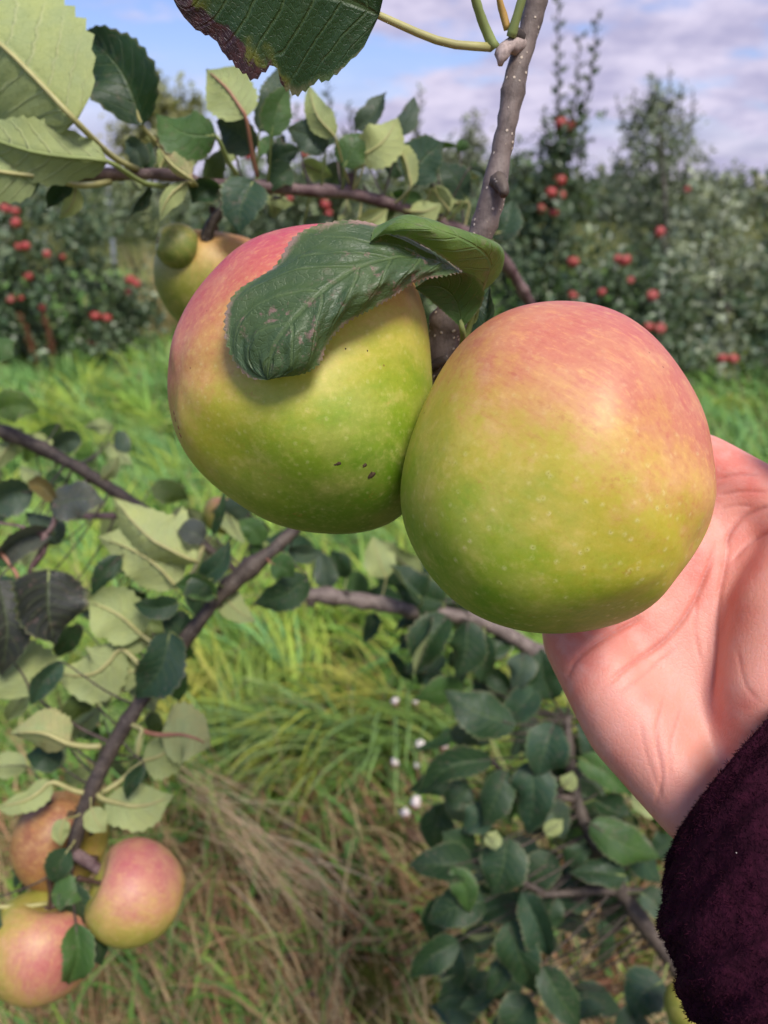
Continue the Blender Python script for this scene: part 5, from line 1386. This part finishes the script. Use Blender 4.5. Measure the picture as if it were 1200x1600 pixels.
def build_person():
    base = at(1185, 1260, .28)
    root = empty('person', base, 'person in a dark plum fleece sleeve, bare palm cradling the right apple', 'person')
    vv, q4, q3, off = [], [], [], 0
    for ch in CHAINS:
        P = [(np.array(at(p[0], p[1], p[2])), p[3] * p[2] / FPX) for p in ch]
        for (a, ra), (b, rb) in zip(P[:-1], P[1:]):
            v, f4, f3 = capsule(a, ra, b, rb)
            vv.append(v); q4 += [tuple(i + off for i in f) for f in f4]; q3 += [tuple(i + off for i in f) for f in f3]; off += len(v)
    me = np_mesh('hand', np.vstack(vv), [np.array(q4), np.array(q3)])
    o = link('hand', me, None)
    rm = o.modifiers.new('remesh', 'REMESH'); rm.mode = 'VOXEL'; rm.voxel_size = 0.0008
    sm = o.modifiers.new('smooth', 'SMOOTH'); sm.factor = 0.5; sm.iterations = 240
    dg = bpy.context.evaluated_depsgraph_get()
    me2 = bpy.data.meshes.new_from_object(o.evaluated_get(dg))
    o.modifiers.clear(); o.data = me2; bpy.data.meshes.remove(me)
    n = len(me2.vertices)
    co = np.empty(n * 3, np.float32); me2.vertices.foreach_get('co', co); co = co.reshape(-1, 3).astype(float)
    no = np.empty(n * 3, np.float32); me2.vertices.foreach_get('normal', no); no = no.reshape(-1, 3).astype(float)
    rel = co - np.array(CAM)
    dep = rel @ np.array(FWD)
    X = 600 + FPX * (rel @ np.array(RGT)) / dep; Y = 800 - FPX * (rel @ np.array(UPV)) / dep
    facing = np.einsum('ij,ij->i', no, -rel / np.linalg.norm(rel, axis=1)[:, None])
    disp = np.zeros(n); crease = np.zeros(n)
    rng = np.random.default_rng(5)
    for poly, hw, depth in CREASES:
        pl = spline(np.array([(p[0], p[1], 0.0) for p in poly]), 24)[:, :2]
        dmin = np.full(n, 1e9); tmin = np.zeros(n)
        for i, (a, b) in enumerate(zip(pl[:-1], pl[1:])):
            ab = b - a; t = np.clip(((X - a[0]) * ab[0] + (Y - a[1]) * ab[1]) / (ab @ ab + 1e-9), 0, 1)
            dd = np.hypot(X - a[0] - ab[0] * t, Y - a[1] - ab[1] * t)
            better = dd < dmin
            dmin = np.where(better, dd, dmin); tmin = np.where(better, (i + t) / (len(pl) - 1), tmin)
        ends = np.clip(np.minimum(tmin, 1 - tmin) * 6, 0.15, 1)
        crease = np.maximum(crease, min(depth, 1.0) ** 0.6 * ends * np.exp(-(dmin / (hw * 0.55)) ** 2) + 0.30 * depth * ends * np.exp(-(dmin / (hw * 2.2)) ** 2))
        disp -= depth * 0.00075 * ends * (np.exp(-(dmin / (hw * 0.75)) ** 2) - 0.12 * np.exp(-((dmin - hw * 2.6) / (hw * 1.6)) ** 2))
    # soft swelling of the palm pads
    disp += 0.0004 * vnoise(X, Y, 0.012, 3)
    co2 = co + no * (disp * np.clip(facing * 2.0, 0, 1))[:, None]
    co2 -= np.array(base)
    me2.vertices.foreach_set('co', co2.astype(np.float32).ravel())
    ca_ = me2.color_attributes.new('crease', 'FLOAT_COLOR', 'POINT')
    c4 = np.ones((n, 4), np.float32); c4[:, :3] = (crease * np.clip(facing * 3, 0, 1))[:, None]
    ca_.data.foreach_set('color', c4.ravel())
    me2.update()
    for p in me2.polygons: p.use_smooth = True
    o.parent = root
    o.name = 'hand'
    m, t = new_mat('skin')
    pos = t.n('ShaderNodeTexCoord').outputs['Object']
    n1 = t.noise(pos, 26.0, 3.0, 0.55); n2 = t.noise(pos, 170.0, 4.0, 0.6); n3 = t.noise(pos, 900.0, 3.0, 0.6)
    c = t.mix(t.ss(n1, 0.38, 0.62), srgb(216, 148, 130), srgb(211, 124, 108))
    c = t.mix(t.ss(n2, 0.42, 0.70, 0, .45), c, srgb(216, 158, 146))
    cr_ = t.n('ShaderNodeAttribute', attribute_name='crease').outputs['Fac']
    c = t.mix(t.m('MULTIPLY', cr_, 0.36, clamp=True), c, srgb(172, 94, 84))
    vo = t.n('ShaderNodeTexVoronoi', {'Vector': t.vm('MULTIPLY', pos, (1.0, 1.6, 0.6)), 'Scale': 520.0}, feature='DISTANCE_TO_EDGE')
    lines = t.ss(vo.outputs[0], 0.16, 0.02)
    wr = t.n('ShaderNodeTexWave', {'Vector': pos, 'Scale': 130.0, 'Distortion': 9.0, 'Detail': 3.0, 'Detail Scale': 1.2}, wave_type='BANDS', bands_direction='DIAGONAL').outputs['Fac']
    hgt = t.m('ADD', t.m('MULTIPLY', n3, 0.3), t.m('ADD', t.m('MULTIPLY', n2, 0.5), t.m('SUBTRACT', t.m('MULTIPLY', t.m('POWER', wr, 3.0), 0.05), t.m('MULTIPLY', lines, 0.34))))
    b = t.n('ShaderNodeBump', {'Height': hgt, 'Strength': 0.32, 'Distance': 0.0004})
    p = t.n('ShaderNodeBsdfPrincipled', {'Base Color': c, 'Roughness': t.m('ADD', 0.42, t.m('MULTIPLY', n2, 0.16)), 'Normal': b.outputs[0], 'Specular IOR Level': 0.42,
             'Subsurface Weight': 0.30, 'Subsurface Radius': (1.0, 0.35, 0.2), 'Subsurface Scale': 0.004})
    t.L.new(p.outputs[0], t.out)
    me2.materials.clear(); me2.materials.append(m)

    # sleeve: rings given as centre, half length and direction of the long axis in the picture, depth and depth radius
    RINGS = [(1180, 1186, .281, 198, (0.66, -0.75), .040, 24), (1186, 1206, .279, 206, (0.67, -0.74), .042, 24), (1196, 1250, .273, 216, (0.72, -0.70), .043, 20), (1208, 1306, .266, 222, (0.78, -0.63), .044, 14), (1248, 1390, .256, 228, (0.87, -0.49), .045, 8),
             (1306, 1500, .243, 238, (0.94, -0.34), .046, 0), (1372, 1620, .230, 252, (0.97, -0.24), .047, 0), (1420, 1800, .205, 300, (0.98, -0.2), .05, 0), (1500, 2050, .17, 380, (0.98, -0.2), .055, 0)]
    ns = 72
    ctrl = np.array([[*at(r[0], r[1], r[2]), r[3] * r[2] / FPX, r[4][0], r[4][1], r[5], r[6] * r[2] / FPX] for r in RINGS])
    G = spline(ctrl, 80)
    ang = np.linspace(0, 2 * np.pi, ns, endpoint=False)
    rng = np.random.default_rng(8)
    def ring(g, k, i):
        e1 = np.array(RGT * g[4] - UPV * g[5]); e1 /= np.linalg.norm(e1)
        fw = g[:3] - np.array(CAM); fw /= np.linalg.norm(fw)
        bul = np.array(-RGT * 0.76 + UPV * 0.65)
        dd = vnoise(ang * 3 + 7, np.full(ns, i * .35), 1.0, 2) * 0.0026 + vnoise(ang * 9, np.full(ns, i * .9), 1.0, 4) * 0.0007
        ca, sa = np.cos(ang), np.sin(ang)
        return g[:3] + np.outer(ca * (g[3] * k + dd), e1) - np.outer(sa * (g[6] * k + dd), fw) + np.outer(np.clip(sa, 0, 1) * g[7], bul)
    rows = [ring(G[3], .88, 3), ring(G[1], .90, 1), ring(G[0], .945, 0)] + [ring(G[i], 1.0 if i > 0 else 0.985, i) for i in range(len(G))]
    v = np.vstack(rows); nr = len(rows)
    f = []
    for i in range(nr - 1):
        for j in range(ns):
            k = (j + 1) % ns
            f.append((i * ns + j, i * ns + k, (i + 1) * ns + k, (i + 1) * ns + j))
    f = np.array(f)
    mf, t = new_mat('plum_fleece')
    pos = t.n('ShaderNodeTexCoord').outputs['Object']
    n1 = t.noise(pos, 260.0, 5.0, 0.7); n2 = t.noise(pos, 45.0, 3.0, 0.6)
    c = t.mix(t.ss(n1, 0.3, 0.7), srgb(36, 11, 22), srgb(58, 20, 36))
    c = t.mix(t.ss(n2, 0.35, 0.7, 0, .5), c, srgb(36, 11, 24))
    b = t.n('ShaderNodeBump', {'Height': n1, 'Strength': 0.9, 'Distance': 0.002})
    p = t.n('ShaderNodeBsdfPrincipled', {'Base Color': c, 'Roughness': 0.95, 'Normal': b.outputs[0], 'Specular IOR Level': 0.08, 'Sheen Weight': 0.03, 'Sheen Roughness': 0.6, 'Sheen Tint': srgb(120, 60, 80)})
    t.L.new(p.outputs[0], t.out)
    sl = link('sleeve', np_mesh('sleeve', v - np.array(base), f), mf, root)
    # pile: short bent fibres standing off the cloth, thicker along the hem
    A_ = v[f[:, 0]]; B_ = v[f[:, 1]]; D_ = v[f[:, 3]]
    fi = np.concatenate([rng.integers(2 * ns, len(f), 42000), rng.integers(1 * ns, 8 * ns, 9000)])
    a_, b_ = rng.random(len(fi))[:, None], rng.random(len(fi))[:, None]
    p0 = A_[fi] + (B_[fi] - A_[fi]) * a_ + (D_[fi] - A_[fi]) * b_
    cen = np.repeat(G[:, :3], ns, 0)[np.clip(fi - 3 * ns, 0, len(G) * ns - 1)]
    nr_ = p0 - cen; nr_ /= np.linalg.norm(nr_, axis=1)[:, None]
    d1 = nr_ + rand_dir(rng, len(fi)) * 1.1; d1 /= np.linalg.norm(d1, axis=1)[:, None]
    L = (0.0004 + 0.0006 * rng.random(len(fi)))[:, None]
    s1 = np.cross(d1, rand_dir(rng, len(fi))); s1 /= np.linalg.norm(s1, axis=1)[:, None]
    wd = 0.00013
    d2 = d1 + rand_dir(rng, len(fi)) * 0.9
    vv = np.stack([p0 - s1 * wd, p0 + s1 * wd, p0 + d1 * L + s1 * wd * .8, p0 + d1 * L - s1 * wd * .8, p0 + d1 * L + d2 * L * .7], 1).reshape(-1, 3)
    k = (np.arange(len(fi)) * 5)[:, None]
    pile = np_mesh('fleece_pile', vv - np.array(base), [k + np.array([0, 1, 2, 3]), k + np.array([3, 2, 4])], False)
    pl = link('fleece_pile', pile, mf, sl); pl['kind'] = 'stuff'
    # a few pale specks of lint caught in the pile
    for (px, py, r) in [(1155, 1334, 0.9)]:
        bpy.context.view_layer.update()
        inv = sl.matrix_world.inverted()
        ok, loc, nor, _ = sl.ray_cast(inv @ CAM, (inv.to_3x3() @ (at(px, py, 1) - CAM)).normalized())
        if ok: link('lint', blob_mesh('lint', None, r * .25 / FPX, rng, .7), M_FLUFF, sl, loc + nor * .0012)
build_person()
